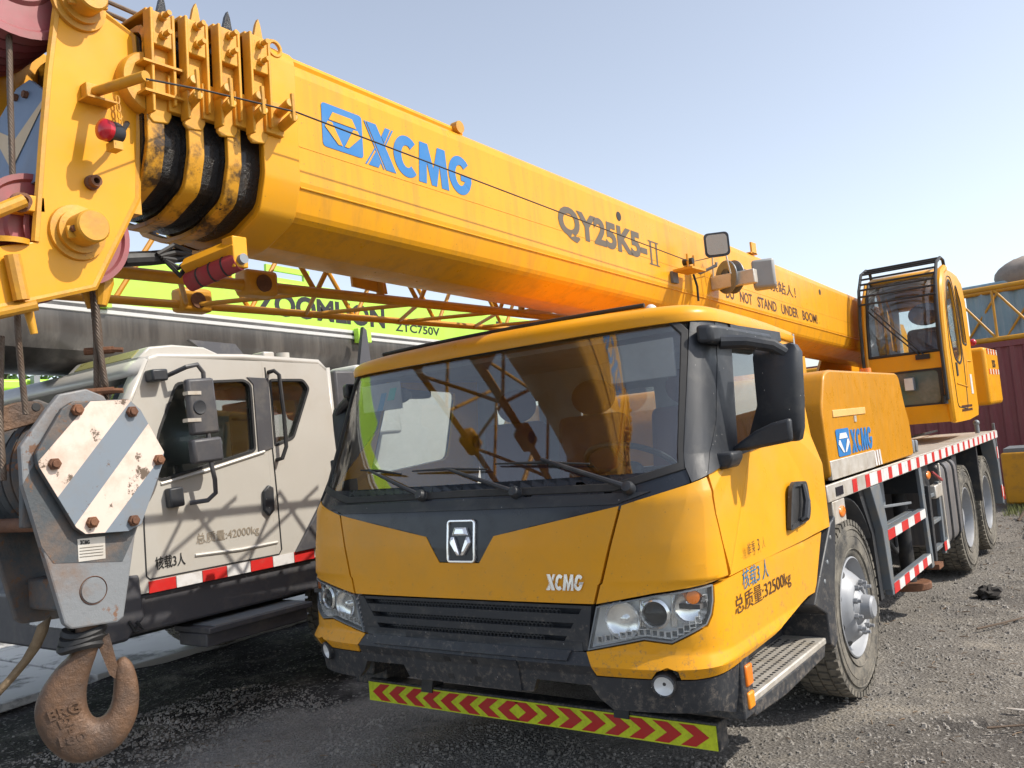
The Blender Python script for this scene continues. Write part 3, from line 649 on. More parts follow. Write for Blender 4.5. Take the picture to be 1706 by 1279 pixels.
# --- doors with window, handle, and lettering
wo = rpoly([(UF+.0, 1.605), (US-.42, 1.66), (US-.36, 2.12), (UF-.035, 2.16)], .05)
dor = UZ((1180, 793), (1192, 855), (1205, 910), (1213, 960))+[(US-.10, 1.10), (US, 1.10), (US, 2.20), (UF-.06, 2.20), (UF-.03, 1.9)]
def ringdrape(outer, inner, off, thick):
    o, q = match(outer, inner, 56)
    return drape_ring([tuple(p) for p in q], [tuple(p) for p in o], off, thick)
for sg in (1, -1):
    oo, ww = (dor, wo) if sg > 0 else (mir(dor), mir(wo))
    d = ringdrape(oo, ww, .004, .03).build('door', 'yellow', crane, ang=40)
    drape_ring(ww, grow(ww, .03), .009, .02).build('window_gasket', 'rubber', d)
    drape(ww, -.004, .005, .1).build('door_window', 'sideglass', d, ang=60)
    hd = rpoly([(US-.70, 1.165), (US-.37, 1.185), (US-.33, 1.25), (US-.36, 1.385), (US-.57, 1.40), (US-.62, 1.37)], .03)
    hd = hd if sg > 0 else mir(hd)
    hi_ = grow(hd, -.025)
    drape_ring(hi_, hd, .016, .02).build('handle_surround', 'black', d)
    drape(hi_, .0055, .004, .1).build('handle_pocket', 'rubber', d)
    pts = [(US-.54, 1.20), (US-.525, 1.21), (US-.47, 1.29), (US-.45, 1.375)]
    MB().tube([S(sg*a, z)+V(sg*(.022+.02*math.sin(math.pi*i/3)), 0, 0) for i, (a, z) in enumerate(pts)], [.012, .019, .019, .012], 8).build('handle', 'black', d)
    MB().box((sg*1.2, REAR-.012, 1.1), (sg*1.165 if sg > 0 else -1.165, REAR+.01, 2.2)).build('rear_pillar', 'yellow', crane) if False else None
    ff = [pil[1], pil[2], pil[3], pil[4], (UF-.005, 2.19), (UF-.02, 2.14), (UF+.012, 1.65), (UF+.012, 1.60)]
    drape(ff if sg > 0 else mir(ff), .0105, .03, .05).build('door_front_frame', 'black', d, ang=50)
    # strip above the window that the mirror arm is fixed to
    st2 = [(UF-.04, 2.15), (US-.33, 2.145), (US-.33, 2.20), (UF-.05, 2.205)]
    st2 = st2 if sg > 0 else mir(st2)
    drape(st2, .022, .03).build('rain_rail', 'black', d, bevel=.005)
def sidemap(u0, z0, u1, z1, off=.0075, slope=0.):
    def f(a, b): u = u0+(u1-u0)*a; z = z0+(z1-z0)*b+slope*a; return S(u, z)+V(off, 0, 0)
    return f
a, b = uz(1243, 920), uz(1272, 905)
for w_, f0, f1 in (('准乘', 0, .42), ('3', .55, .68), ('人', .82, 1)): letters(w_, sidemap(a[0]+(b[0]-a[0])*f0, a[1]-.012, a[0]+(b[0]-a[0])*f1, a[1]+.04), 'darktext', crane)
a, b = uz(1236, 983), uz(1279, 960)
letters('核载3 人', sidemap(a[0], a[1], b[0], a[1]+.088), 'bluetext', crane)
a, b = uz(1224, 1030), uz(1318, 987)
letters('总质量:32500kg', sidemap(a[0], a[1], b[0], a[1]+.092), 'darktext', crane)
# --- emblem on the mask and the chrome name
ez = .5*(uz(760, 866)[1]+uz(760, 937)[1]); eh = .5*(uz(760, 866)[1]-uz(760, 937)[1]); ew = .088; eu = .02
def emap(u, v, off): q = (eu-ew+2*ew*u, ez-eh+2*eh*v); return S(*q)+Sn(*q)*off
er = rrect(eu-ew, ez-eh, eu+ew, ez+eh, .02)
em = drape_ring(grow(er, -.011), er, .016, .02).build('front_emblem', 'chrome', crane, bevel=.003)
drape(er, .004, .01, .05).build('emblem_ground', 'blackgloss', em)
for poly in (LOGO_TOP, LOGO_L, LOGO_R):
    c = np.mean(poly, 0); k = len(poly)
    sc = [(.5+(x-.5)*.86, .5+(y-.49)*.9) for x, y in poly]; cc = np.mean(sc, 0); inn = [cc+(np.array(q)-cc)*.6 for q in sc]
    MB().add([emap(*p, .0045) for p in sc]+[emap(*p, .018) for p in sc]+[emap(*p, .026) for p in inn],
             [(i, (i+1) % k, k+(i+1) % k, k+i) for i in range(k)]+[(k+i, k+(i+1) % k, 2*k+(i+1) % k, 2*k+i) for i in range(k)]+[tuple(range(2*k, 3*k))]).build('emblem_bar', 'chrome', em, ang=20)
a, b = uz(911, 984), uz(973, 986); t_ = uz(940, 963)
blockword(lambda u, v: S(a[0]+(b[0]-a[0])*u, a[1]+.004+.07*v)+Sn(a[0]+(b[0]-a[0])*u, a[1])*.012, 'chrome', crane)
# --- wipers
def wiper(pivot, elbow, tip0, tip1):
    p, e = uz(*pivot), uz(*elbow); t0, t1 = uz(*tip0), uz(*tip1)
    def at(q, d): return S(*q)+Sn(*q)*d
    wr = MB().tube([at(p, .03), at(((p[0]*.8+e[0]*.2), p[1]*.8+e[1]*.2), .05), at(e, .035)], [.014, .012, .008], 8).build('wiper', 'black', crane)
    MB().lathe([(.03, -.01), (.03, .02), (.022, .04), (0, .045)], at(p, .005), Sn(*p), 20).build('pivot_cap', 'black', wr)
    MB().tube([at(t0, .014), at(((t0[0]+t1[0])/2, (t0[1]+t1[1])/2+.004), .022), at(t1, .014)], [.004, .009, .004], 6).build('blade', 'rubber', wr)
wiper((706, 827), (622, 786), (568, 787), (672, 791)); wiper((862, 822), (752, 784), (690, 786), (815, 783)); wiper((1049, 815), (908, 768), (828, 774), (985, 774))
# --- mirrors: big main housing, wide-angle housing, arms
def mirror(sg):
    def f(*q): return V(sg*q[0], q[1], q[2])
    rows = []
    y = -1.70
    for z, x0, x1, dy in ((1.622, 1.255, 1.49, .02), (1.63, 1.25, 1.505, -.02), (1.68, 1.275, 1.52, -.05), (1.80, 1.325, 1.532, -.06), (1.92, 1.327, 1.54, -.06), (2.02, 1.325, 1.547, -.045), (2.055, 1.325, 1.53, -.015), (2.065, 1.335, 1.51, .02)):
        row = []
        for t in np.linspace(0, 1, 12):
            x = x0+(x1-x0)*t; b = math.sin(math.pi*min(1, t*.8+.2))**.5 if t < 1 else 0
            row.append(f(x, y+.05+dy*b-.03*(1-t)**2*0+.06*(1-t), z))
        rows.append(row)
    back = [[p+V(0, .055, 0) for p in row] for row in rows]
    m = MB().grid(rows); m.grid(back)
    n0, n1 = len(rows), 12
    for i in range(n0-1):
        m.add([rows[i][0], rows[i+1][0], back[i+1][0], back[i][0]], [(0, 1, 2, 3)]); m.add([rows[i][-1], rows[i+1][-1], back[i+1][-1], back[i][-1]], [(0, 1, 2, 3)])
    for j in range(n1-1):
        for r_, b_ in ((rows[0], back[0]), (rows[-1], back[-1])): m.add([r_[j], r_[j+1], b_[j+1], b_[j]], [(0, 1, 2, 3)])
    h = m.build('wing_mirror', 'black', crane, ang=50)
    MB().box(f(1.33, y+.122, 1.66) if sg > 0 else f(1.50, y+.122, 1.66), f(1.50, y+.128, 2.03) if sg > 0 else f(1.33, y+.128, 2.03)).build('mirror_glass', 'chrome', h)
    # upper arm: a fat moulding along the roof edge that ends in the housing
    rl = [f(1.16, -1.86, 2.105), f(1.225, -1.84, 2.10), f(1.245, -1.80, 2.10), f(1.245, -1.1, 2.085), f(1.16, -1.08, 2.085)]; k_ = len(rl)
    MB().add(rl+[q+V(0, 0, .085) for q in rl], [tuple(range(k_)), tuple(range(k_, 2*k_))]+[(i, (i+1) % k_, k_+(i+1) % k_, k_+i) for i in range(k_)]).build('upper_arm', 'black', h, bevel=.018, seg=3)
    MB().tube([f(1.23, -1.76, 2.105), f(1.33, -1.70, 2.095), f(1.44, -1.66, 2.06), f(1.49, -1.645, 2.02)], [.035, .032, .03, .028], 10).build('arm_link', 'black', h)
    wd = [(1.20, 1.60), (1.26, 1.64), (1.34, 1.685), (1.42, 1.715), (1.505, 1.73), (1.50, 1.625), (1.30, 1.60)]
    MB().prism([(sg*x_, z_) for x_, z_ in wd], 'y', -1.745, -1.70).build('lower_arm', 'black', h, bevel=.015)
    mb = MB(); prof = [(1.19, 1.525), (1.275, 1.535), (1.30, 1.575), (1.30, 1.605), (1.19, 1.605)]
    mb.prism([(sg*x, z) for x, z in prof], 'y', -1.93, -1.80)
    mb.build('arm_foot', 'black', h, bevel=.012)
mirror(1); mirror(-1)
# --- cab inside: floor, back wall with three windows, dashboard, seats, wheel
MB().box((-1.2, -2.2, .98), (1.2, REAR, 1.0)).build('cab_floor', 'dash', crane)
wins = [(-1.0, -.62), (-.28, .28), (.55, .98)]
x0 = -1.19; yb0, yb1 = REAR-.012, REAR+.012
for a, b in wins+[(1.19, 1.19)]:
    if a > x0: MB().box((x0, yb0, 1.0), (a, yb1, 2.2)).build('back_wall', 'interior', crane)
    if b > a:
        MB().box((a, yb0, 1.0), (b, yb1, 1.5)).build('back_wall', 'interior', crane); MB().box((a, yb0, 2.0), (b, yb1, 2.2)).build('back_wall', 'interior', crane)
        MB().box((a, REAR-.003, 1.5), (b, REAR+.003, 2.0)).build('back_window', 'opglass', crane)
    x0 = b
MB().box((-1.0, -2.14, .6), (1.0, -2.11, 1.42)).build('firewall', 'darksteel', crane)
MB().prism([(-2.15, 1.0), (-1.78, 1.0), (-1.72, 1.38), (-1.86, 1.46), (-2.15, 1.45)], 'x', -.98, .98).build('dashboard', 'dash', crane, bevel=.03)
MB().box((-.72, -1.98, 1.455), (-.35, -1.86, 1.475)).build('dashboard_paper', M('blue paper', (.05, .2, .45), .6), crane)
MB().ball((-.15, -1.95, 1.475), (.09, .07, .03)).build('dashboard_cloth', 'whitetape', crane)
def seat(x):
    s = MB().box((x-.25, -1.42, 1.22), (x+.25, -.92, 1.36)).build('seat', 'seat', crane, bevel=.05, seg=3)
    MB().box((x-.24, -.93, 1.30), (x+.24, -.80, 1.86), Matrix.Rotation(R(-8), 3, 'X')).build('seat_back', 'seat', s, bevel=.05, seg=3)
    MB().ball((x, -.80, 1.97), (.16, .06, .115), 20, 12).build('headrest', 'seat', s)
    MB().box((x-.2, -1.35, 1.0), (x+.2, -.95, 1.22)).build('seat_base', 'darksteel', s)
for x in (.62, -.05, -.66): seat(x)
c_ = V(.62, -1.60, 1.56); ax_ = V(0, .5, .86); ax_ /= np.linalg.norm(ax_); e1 = V(1, 0, 0); e2 = np.cross(ax_, e1)
sw = MB().tube([c_+.235*(math.cos(t)*e1+math.sin(t)*e2) for t in np.linspace(0, 2*math.pi, 33)[:-1]], .016, 8, closed=True).build('steering_wheel', 'rubber', crane)
MB().cyl(c_-ax_*.03, c_-ax_*.5, .03).build('steering_column', 'rubber', sw); MB().ball(c_-ax_*.03, (.07, .07, .05)).build('wheel_hub', 'rubber', sw)
for t in (0.2, 2.94, 4.71): MB().tube([c_-ax_*.03, c_+.23*(math.cos(t)*e1+math.sin(t)*e2)], .014, 6).build('spoke', 'rubber', sw)
MB().ball((-.78, -1.82, 2.07), (.12, .03, .05)).build('inside_mirror', 'black', crane)
MB().box((.70, -1.87, 1.97), (1.05, -1.86, 2.15)).build('sun_visor', 'interior', crane, bevel=.004)
MB().box((-1.02, -1.87, 1.99), (-.70, -1.86, 2.15)).build('sun_visor', 'interior', crane, bevel=.004)
q = uz(645, 660)
for (px, py, w_, h_, mat) in ((633, 668, .05, .10, 'bluetext'), (650, 655, .06, .07, M('green sticker', (.03, .3, .25), .5))):
    q = uz(px, py)
    if px: drape([(q[0]-w_/2, q[1]-h_/2), (q[0]+w_/2, q[1]-h_/2), (q[0]+w_/2, q[1]+h_/2), (q[0]-w_/2, q[1]+h_/2)], -.0135, .001).build('windscreen_sticker', mat, crane)
# ================================================================ carrier chassis, wheels, deck
WR, WW = .535, .285
def tyre_mesh(mb, c, ax, r=WR, w_=WW, rim=.30):
    c = np.array(c, float); h = w_/2
    prof = [(rim-.01, -h*.62), (rim+.0, -h*.80), (rim+.03, -h*.93), (r*.74, -h*1.0), (r*.84, -h*.985), (r*.925, -h*.92), (r*.962, -h*.85), (r*.975, -h*.75), (r*.975, h*.75), (r*.962, h*.85), (r*.925, h*.92), (r*.84, h*.985), (r*.74, h*1.0), (rim+.03, h*.93), (rim, h*.80), (rim-.01, h*.62)]
    mb.lathe(prof, c, ax, 72)
    for rr_ in (rim+.05, r*.80, r*.88): mb.lathe([(rr_-.004, h*.96), (rr_, h*1.012), (rr_+.004, h*.96)], c, ax, 72)
    # tread: shoulder blocks and three ribs of blocks
    n = 54; d = np.array(ax, float); a = np.cross(d, (0, 0, 1.)); a /= np.linalg.norm(a); b = np.cross(d, a)
    for i in range(n):
        for lo, hi, sh in ((-.98, -.52, 0), (-.44, -.04, .5), (.04, .44, 0), (.52, .98, .5)):
            t0 = 2*math.pi*(i+sh)/n; t1 = t0+2*math.pi/n*.70; vs_ = []
            for t in (t0, t1):
                e = math.cos(t)*a+math.sin(t)*b
                for hh in (lo, hi):
                    rb = r*.93; top = r*(1.0-.03*max(0, abs(hh)-.6))
                    vs_ += [c+d*hh*h*(1 if abs(hh) < .9 else .985)+e*rb, c+d*hh*h*.97+e*top]
            mb.add(vs_, [(1, 3, 7, 5), (0, 1, 5, 4), (2, 6, 7, 3), (0, 2, 3, 1), (4, 5, 7, 6)])
def front_wheel(sg):
    cx = sg*(1.20-WW/2); ax = (sg, 0, 0); c = V(cx, 0, .53); h = WW/2; g = MB(); tyre_mesh(g, c, ax)
    wheel = g.build('wheel', 'tyre', crane, ang=40)
    rim = MB().lathe([(.285, -h*.9), (.285, h*.55), (.298, h*.78), (.303, h*.90), (.295, h*.93), (.283, h*.80), (.272, h*.5), (.262, h*.42), (.235, h*.55), (.19, h*.95), (.168, h*1.12), (.155, h*1.15), (.135, h*1.12), (.12, h*.95), (.118, h*.8), (.0, h*.8)], c, ax, 64)
    rm = rim.build('rim', 'silver', wheel, ang=30)
    hub = MB().lathe([(.118, h*.8), (.116, h*1.0), (.10, h*1.12), (.075, h*1.25), (.068, h*1.62), (.055, h*1.70), (.0, h*1.70)], c, ax, 32).build('hub', 'silver', wheel, ang=30)
    for i in range(10):
        t = 2*math.pi*(i+.3)/10; p = c+V(0, .146*math.cos(t), .146*math.sin(t)); d = V(sg, 0, 0)
        nt_ = MB().cyl(p+d*h*1.1, p+d*(h*1.1+.028), .0185, n=6); nt_.cyl(p+d*(h*1.1+.028), p+d*(h*1.1+.052), .011, n=8)
        nt_.build('lug_nut', 'silver', wheel, ang=20)
    for i in range(8):
        t = 2*math.pi*(i+.5)/8; e = V(0, math.cos(t), math.sin(t)); f_ = V(0, -math.sin(t), math.cos(t)); p = c+e*.224+V(sg*h*.665, 0, 0)
        n_ = V(sg*.75, 0, 0)+e*.66; n_ /= np.linalg.norm(n_); up_ = np.cross(n_, f_)
        ov = [p+f_*.034*math.cos(q)+up_*.020*math.sin(q)+n_*.003 for q in np.linspace(0, 2*math.pi, 17)[:-1]]
        MB().add(ov, [tuple(range(16))]).build('hand_hole', 'rubber', wheel, smooth=False)
def rear_wheel(sg, y):
    h = WW/2
    ax = (sg, 0, 0); c = V(sg*(1.18-h), y, .53); g = MB(); tyre_mesh(g, c, ax); wheel = g.build('wheel', 'tyre', crane, ang=40)
    MB().lathe([(.285, -h), (.285, h*.55), (.30, h*.8), (.303, h*.92), (.294, h*.93), (.282, h*.75), (.272, h*.2), (.262, -h*.4), (.24, -h*.62), (.16, -h*.75), (.15, -h*.4), (.13, -h*.3), (.12, h*.2), (.09, h*.6), (0, h*.65)], c, ax, 56).build('rim', 'silver', wheel, ang=30)
    for i in range(10):
        t = 2*math.pi*i/10; p = c+V(0, .19*math.cos(t), .19*math.sin(t)); d = V(sg, 0, 0); MB().cyl(p-d*h*.8, p-d*(h*.8-.05), .018, n=6).build('lug_nut', 'silver', wheel)
    c2 = V(sg*(1.18-h-.33), y, .53); g = MB(); tyre_mesh(g, c2, ax); g.build('inner_tyre', 'tyre', wheel, ang=40)
front_wheel(1); front_wheel(-1)
Y2, Y3 = 4.29, 5.64
for y in (Y2, Y3):
    for sg in (1, -1): rear_wheel(sg, y)
MB().cyl((-1, 0, .53), (1, 0, .53), .07).build('axle', 'darksteel', crane)
for y in (Y2, Y3):
    MB().cyl((-1, y, .53), (1, y, .53), .09).build('axle', 'darksteel', crane); MB().ball((0, y, .53), (.24, .26, .24)).build('axle_housing', 'darksteel', crane)
# main frame, engine block under the deck
MB().box((-.48, -1.9, .72), (.48, 6.5, 1.16)).build('main_frame', 'darksteel', crane, bevel=.02)
MB().box((-.4, -1.7, .5), (.4, .9, .72)).build('engine_sump', 'darksteel', crane, bevel=.04)
# deck
ZB = 1.32
MB().box((-1.245, -.50, ZB-.10), (1.245, 6.36, ZB-.035)).build('deck_beam', 'darksteel', crane)
dk = MB().box((-1.24, 1.9, ZB-.03), (1.24, 6.34, ZB-.008)).build('deck_plate', M('tread plate deck', (.42, .39, .35), .6, metal=.2, dirt=(.3, .24, .16), da=.7, dlo=.4, dhi=.7, dscale=4, bump=.5, bscale=70), crane)
edge = MB().box((1.235, -.51, ZB-.098), (1.256, 6.35, ZB)).build('deck_edge', 'alu', crane, bevel=.004)
MB().box((-1.256, -.51, ZB-.098), (-1.235, 6.35, ZB)).build('deck_edge', 'alu', crane, bevel=.004)
MB().box((.6, -.515, ZB-.098), (1.2565, -.49, ZB)).build('deck_edge', 'alu', crane, bevel=.006)
yy = .0
k = 0
while yy < 6.3:
    MB().box((1.255, yy, ZB-.092), (1.2585, yy+.10, ZB-.012)).build('red_marker', 'redtape', edge, smooth=False); 
    MB().box((1.255, yy+.105, ZB-.092), (1.258, yy+.30, ZB-.012)).build('white_marker', 'whitetape', edge, smooth=False) if k else None
    yy += .305; k += 1
MB().box((1.256, -.36, ZB-.075), (1.262, -.22, ZB-.025)).build('data_label', 'blackgloss', edge)
# side lamp under the deck edge
MB().box((1.18, -.42, ZB-.24), (1.25, -.18, ZB-.10)).build('side_lamp_bracket', 'alu', crane, bevel=.008); MB().ball((1.252, -.26, ZB-.175), (.012, .06, .035)).build('side_lamp', 'amber', crane)
# --- hood behind the cab (engine cover)
prof = rpoly([(-.30, 1.325), (-.33, 1.75), (-.20, 1.97), (-.10, 1.995), (1.66, 1.985), (1.74, 1.96), (1.84, 1.72), (1.93, 1.60), (1.95, 1.325)], .06)
MB().prism(prof, 'x', -1.2, 1.222).build('engine_cover', 'yellow_dark', crane, bevel=.05, seg=4, ang=40)
MB().box((1.219, -.13, 1.70), (1.228, .62, 1.745)).build('cover_band', M('pale band', (.72, .42, .14), .45), crane, bevel=.003)
MB().box((1.20, -.29, 1.33), (1.2275, .72, 1.445)).build('cover_skirt', 'alu', crane, bevel=.004)
for i in range(3): MB().prism([(.74+.065*i, 1.335), (.78+.065*i, 1.335), (.76+.065*i, 1.44), (.72+.065*i, 1.44)], 'x', 1.2225, 1.2268).build('skirt_stripe', 'whitetape', crane)
MB().box((1.22, .33, 1.655), (1.2275, .38, 1.695)).build('cover_latch', 'alu', crane)
def logo(p00, p10, p01, p11, nrm, frame='blue', inner='yellow', nm='logo_badge'):
    """square badge with the three-bar hexagon; corners given on the surface"""
    f = quadmap(p00, p10, p01, p11); n = np.array(nrm, float)
    o = MB().add([f(*q)+n*.003 for q in rrect(0, 0, 1, 1, .09)], [tuple(range(len(rrect(0, 0, 1, 1, .09))))]).build(nm, frame, crane, smooth=False)
    for poly in (LOGO_TOP, LOGO_L, LOGO_R): MB().add([f(*q)+n*.006 for q in poly], [tuple(range(len(poly)))]).build('badge_bar', inner, o, smooth=False)
    return o
X_ = 1.2225
logo((X_, -.10, 1.455), (X_, .17, 1.455), (X_, -.12, 1.625), (X_, .17, 1.625), (1, 0, 0), 'blue', M('faded white print', (.6, .6, .62), .5))
blockword(quadmap((X_+.003, .19, 1.46), (X_+.003, .72, 1.46), (X_+.003, .19, 1.61), (X_+.003, .72, 1.61)), 'blue', crane)
# --- wing behind the cab door over the front wheel, step
MB().prism([(-.985, .745), (-.56, 1.115), (-.46, 1.145), (-.50, 1.02), (-.60, .80), (-.66, .62), (-.66, .50), (-.72, .46), (-.80, .50), (-.80, .66)], 'x', 1.0, 1.268).build('wheel_wing', 'black', crane, bevel=.008)
MB().prism([(-.985, .745), (-.56, 1.115), (-.46, 1.145), (-.50, 1.02), (-.60, .80), (-.66, .62), (-.66, .50), (-.72, .46), (-.80, .50), (-.80, .66)], 'x', -1.268, -1.0).build('wheel_wing', 'black', crane, bevel=.008)
for p in ((1.268, -.60, 1.04), (1.268, -.70, .92), (1.268, -.78, .83)): MB().ball(p, (.005, .014, .014), 8, 6).build('wing_bolt', 'steel', crane)
arch = [(.62*math.cos(R(a)), .53+.66*math.sin(R(a))) for a in range(20, 165, 8)]
for x0, x1 in ((.78, 1.19), (-1.19, -.78)):
    m = MB()
    m.grid([[(x, y, z) for y, z in arch] for x in (x0, x1)]); m.build('wheel_arch', 'darksteel', crane, solid=.012)
for sg in (1, -1):
    a, b = sorted((sg*.98, sg*1.245))
    st = MB().box((a, -1.88, .50), (b, -.78, .535)).build('cab_step', 'alu', crane, bevel=.008)
    MB().box((a, -1.9, .38), (b, -.80, .50), None).build('step_box', 'black', crane, bevel=.01) if sg < 0 else MB().prism([(-1.9, .50), (-.80, .50), (-.84, .44), (-1.45, .42), (-1.84, .44)], 'x', a, b-.004).build('step_box', 'black', crane, bevel=.008)
    MB().box((a, -2.0, .535), (a+.03, -.78, .80)).build('step_riser', 'darksteel', crane) if sg > 0 else None
    if sg > 0:
        dots = MB()
        for i in range(26):
            for j in range(5): x = 1.03+.045*j; y = -1.78+.035*i; dots.lathe([(.010, .0), (.009, .003), (.0, .003)], (x, y, .534), (0, 0, 1), 8)
        dots.build('step_hole', 'rubber', st, kind='stuff')
    lamp = [(-2.0, .47), (-1.86, .47), (-1.88, .72), (-1.97, .74)]
    MB().prism(lamp, 'x', a, b+.012 if sg > 0 else b).build('bumper_end', 'black', crane, bevel=.01)
    if sg > 0:
        MB().box((1.25, -1.955, .60), (1.268, -1.885, .69)).build('turn_lamp', 'amber', crane, bevel=.008); MB().box((1.25, -1.955, .505), (1.268, -1.89, .575)).build('turn_lamp', M('orange lamp', (.9, .28, .01), .3, coat=.4), crane, bevel=.008)
# --- left side gear: frames, mudflap, ladders, tank, outrigger boxes
MB().box((.75, .60, .28), (1.16, .615, .95)).build('mud_flap', 'rubber', crane)
def beam(a, b, t=.03, name='side_frame_bar', mat='frame', d=(1, 0, 0), t2=None):
    a = np.array(a, float); b = np.array(b, float); u_ = b-a; l = np.linalg.norm(u_); u_ /= l; n_ = np.array(d, float); n_ = n_-u_*(n_@u_); n_ /= np.linalg.norm(n_); s_ = np.cross(u_, n_); t2 = t2 or t
    vs_ = [p+n_*i*t/2+s_*j*t2/2 for p in (a, b) for i, j in ((-1, -1), (1, -1), (1, 1), (-1, 1))]
    return MB().add(vs_, [(0, 1, 2, 3), (4, 7, 6, 5), (0, 4, 5, 1), (1, 5, 6, 2), (2, 6, 7, 3), (3, 7, 4, 0)]).build(name, mat, crane, bevel=.004)
# rear mudguard stay: wide plate slanting back
MB().prism([(.42, 1.22), (.66, 1.22), (.74, .98), (.74, .50), (.66, .50), (.60, .92)], 'x', 1.12, 1.252).build('mudguard_stay', 'frame', crane, bevel=.006)
MB().prism([(.30, 1.22), (.42, 1.22), (.60, .92), (.64, .45), (.56, .45), (.52, .9)], 'x', 1.0, 1.2).build('mudguard', 'darksteel', crane)
beam((1.235, 1.96, 1.22), (1.235, 2.02, .42), .03, t2=.09)
for z, n0 in ((.86, 3), (.50, 4)):
    beam((1.225, .68, z), (1.225, 2.0, z), .05, t2=.075)
    for i in range(n0*2):
        y0 = .72+1.24/(n0*2)*i; MB().box((1.2505, y0, z-.034), (1.2535, y0+1.2/(n0*2), z+.034)).build('red_marker' if i % 2 == 0 else 'white_marker', 'redtape' if i % 2 == 0 else 'whitetape', crane, smooth=False)
beam((1.14, .70, .86), (1.14, 2.0, .86), .05); beam((1.2, .72, 1.05), (1.16, 1.9, .95), .02, mat='steel')
MB().cyl((.95, 1.62, .95), (.95, 1.62, 1.22), .09).build('air_bottle', 'steel', crane); MB().cyl((.95, 1.1, .80), (.95, 1.1, 1.0), .11).build('filter_bowl', 'darksteel', crane)
MB().ball((1.0, 1.15, 1.05), (.1, .09, .06)).build('valve', 'steel', crane); MB().box((.8, 1.3, .6), (1.05, 1.55, .8)).build('valve_block', 'steel', crane, bevel=.02)
MB().tube([(1.05, 1.5, .72), (1.08, 1.62, .60), (1.06, 1.72, .62), (1.05, 1.74, .80)], .016).build('hose', 'rubber', crane)
MB().tube([(1.0, 1.0, 1.12), (1.04, 1.1, 1.02), (1.05, 1.3, 1.0), (1.0, 1.4, .9)], .014).build('hose', 'rubber', crane)
MB().box((.55, .7, .5), (.60, 3.9, 1.2)).build('side_shield', 'darksteel', crane)
# ladder and outrigger jack
beam((1.235, 2.22, 1.05), (1.235, 2.18, .44), .03, t2=.07, name='ladder_rail', mat='darksteel'); beam((1.235, 2.62, 1.05), (1.235, 2.58, .44), .03, t2=.07, name='ladder_rail')
for z in (.52, .74, .96): beam((1.22, 2.2, z), (1.22, 2.6, z), .05, name='rung', t2=.03)
MB().box((1.17, 2.13, .38), (1.27, 2.30, .42)).build('ladder_foot', 'rust', crane)
MB().box((1.238, 2.62, .46), (1.256, 2.74, .56)).build('frame_plate', 'frame', crane)
for i, m_ in enumerate(('redtape', 'whitetape')): MB().box((1.2565, 2.50+.11*i, .47), (1.259, 2.60+.11*i, .545)).build('red_marker' if i == 0 else 'white_marker', m_, crane, smooth=False)
MB().box((1.2, 2.42, .92), (1.258, 2.72, 1.03)).build('outrigger_end', 'alu', crane, bevel=.008)
MB().box((.7, 2.16, 1.00), (1.2, 2.5, 1.22)).build('outrigger_beam', 'darksteel', crane)
MB().cyl((.98, 2.35, .24), (.98, 2.35, 1.0), .06).build('outrigger_jack', 'darksteel', crane); MB().cyl((.98, 2.35, .18), (.98, 2.35, .24), .17, n=24).build('outrigger_pad', 'rust', crane, bevel=.01)
beam((1.26, 2.35, 1.15), (1.28, 2.6, 1.06), .02, name='control_lever', mat='redpaint'); MB().ball((1.262, 2.18, 1.14), (.014, .07, .035)).build('side_lamp', 'amber', crane)
beam((1.25, 2.69, 1.20), (1.25, 2.69, .5), .02, name='tank_strap', mat='alu', t2=.03)
# tank with rounded section
MB().prism(rpoly([(.62, .50), (1.14, .46), (1.25, .56), (1.25, 1.12), (1.18, 1.19), (.62, 1.19)], .1, 5), 'y', 2.72, 3.62) if False else None
tk = MB(); sec = rpoly([(.62, .46), (1.25, .46), (1.25, 1.19), (.62, 1.19)], .10, 5); k = len(sec)
tk.add([(x, 2.78, z) for x, z in sec]+[(x, 3.52, z) for x, z in sec], [tuple(range(k)), tuple(range(k, 2*k))]+[(i, (i+1) % k, k+(i+1) % k, k+i) for i in range(k)])
tk.build('fuel_tank', M('tank grey', (.14, .14, .15), .45, metal=.3, dirt=(.28, .24, .2), da=.6, dlo=.42, dhi=.7, dscale=3, streak=True), crane, bevel=.02, ang=40)
for y in (2.95, 3.30): MB().tube([(x*1.004, y, .825+(z-.825)*1.012) for x, z in sec if x > .7], .012, 6).build('tank_strap', 'darksteel', crane)
MB().prism([(3.54, .70), (3.72, .62), (3.74, 1.21), (3.54, 1.21)], 'x', .75, 1.22).build('mudguard', 'darksteel', crane, bevel=.01)
# rear stays and corner post
for y in (4.97,): MB().prism([(y-.02, 1.22), (y+.05, 1.22), (y+.03, .62), (y-.01, .62)], 'x', 1.0, 1.22).build('mudguard', 'darksteel', crane)
MB().prism([(6.05, 1.22), (6.24, 1.22), (6.32, .92), (6.32, .44), (6.24, .44), (6.22, .92)], 'x', 1.1, 1.25).build('mudguard_stay', 'frame', crane, bevel=.006)
for z in (.52, .98):
    for i, m_ in enumerate(('redtape', 'whitetape')): MB().box((1.251, 6.22+.06*i, z), (1.254, 6.27+.06*i, z+.14)).build('red_marker' if i == 0 else 'white_marker', m_, crane, smooth=False)
beam((1.22, 6.45, 1.40), (1.22, 6.48, .40), .03, name='rear_post', mat='frame'); beam((1.17, 6.38, 1.20), (1.17, 6.40, .45), .04, name='rear_post', mat='darksteel')
beam((1.22, 6.44, 1.40), (-1.22, 6.44, 1.40), .03, name='rear_rail', mat='frame'); beam((.6, 6.36, 1.36), (.6, 3.9, 1.36), .025, name='deck_rail', mat='darksteel')
MB().cyl((1.15, 5.7, ZB), (1.15, 5.7, ZB+.12), .025).build('deck_pin', 'steel', crane); MB().ball((1.15, 5.7, ZB+.12), .035).build('deck_pin_knob', 'steel', crane)
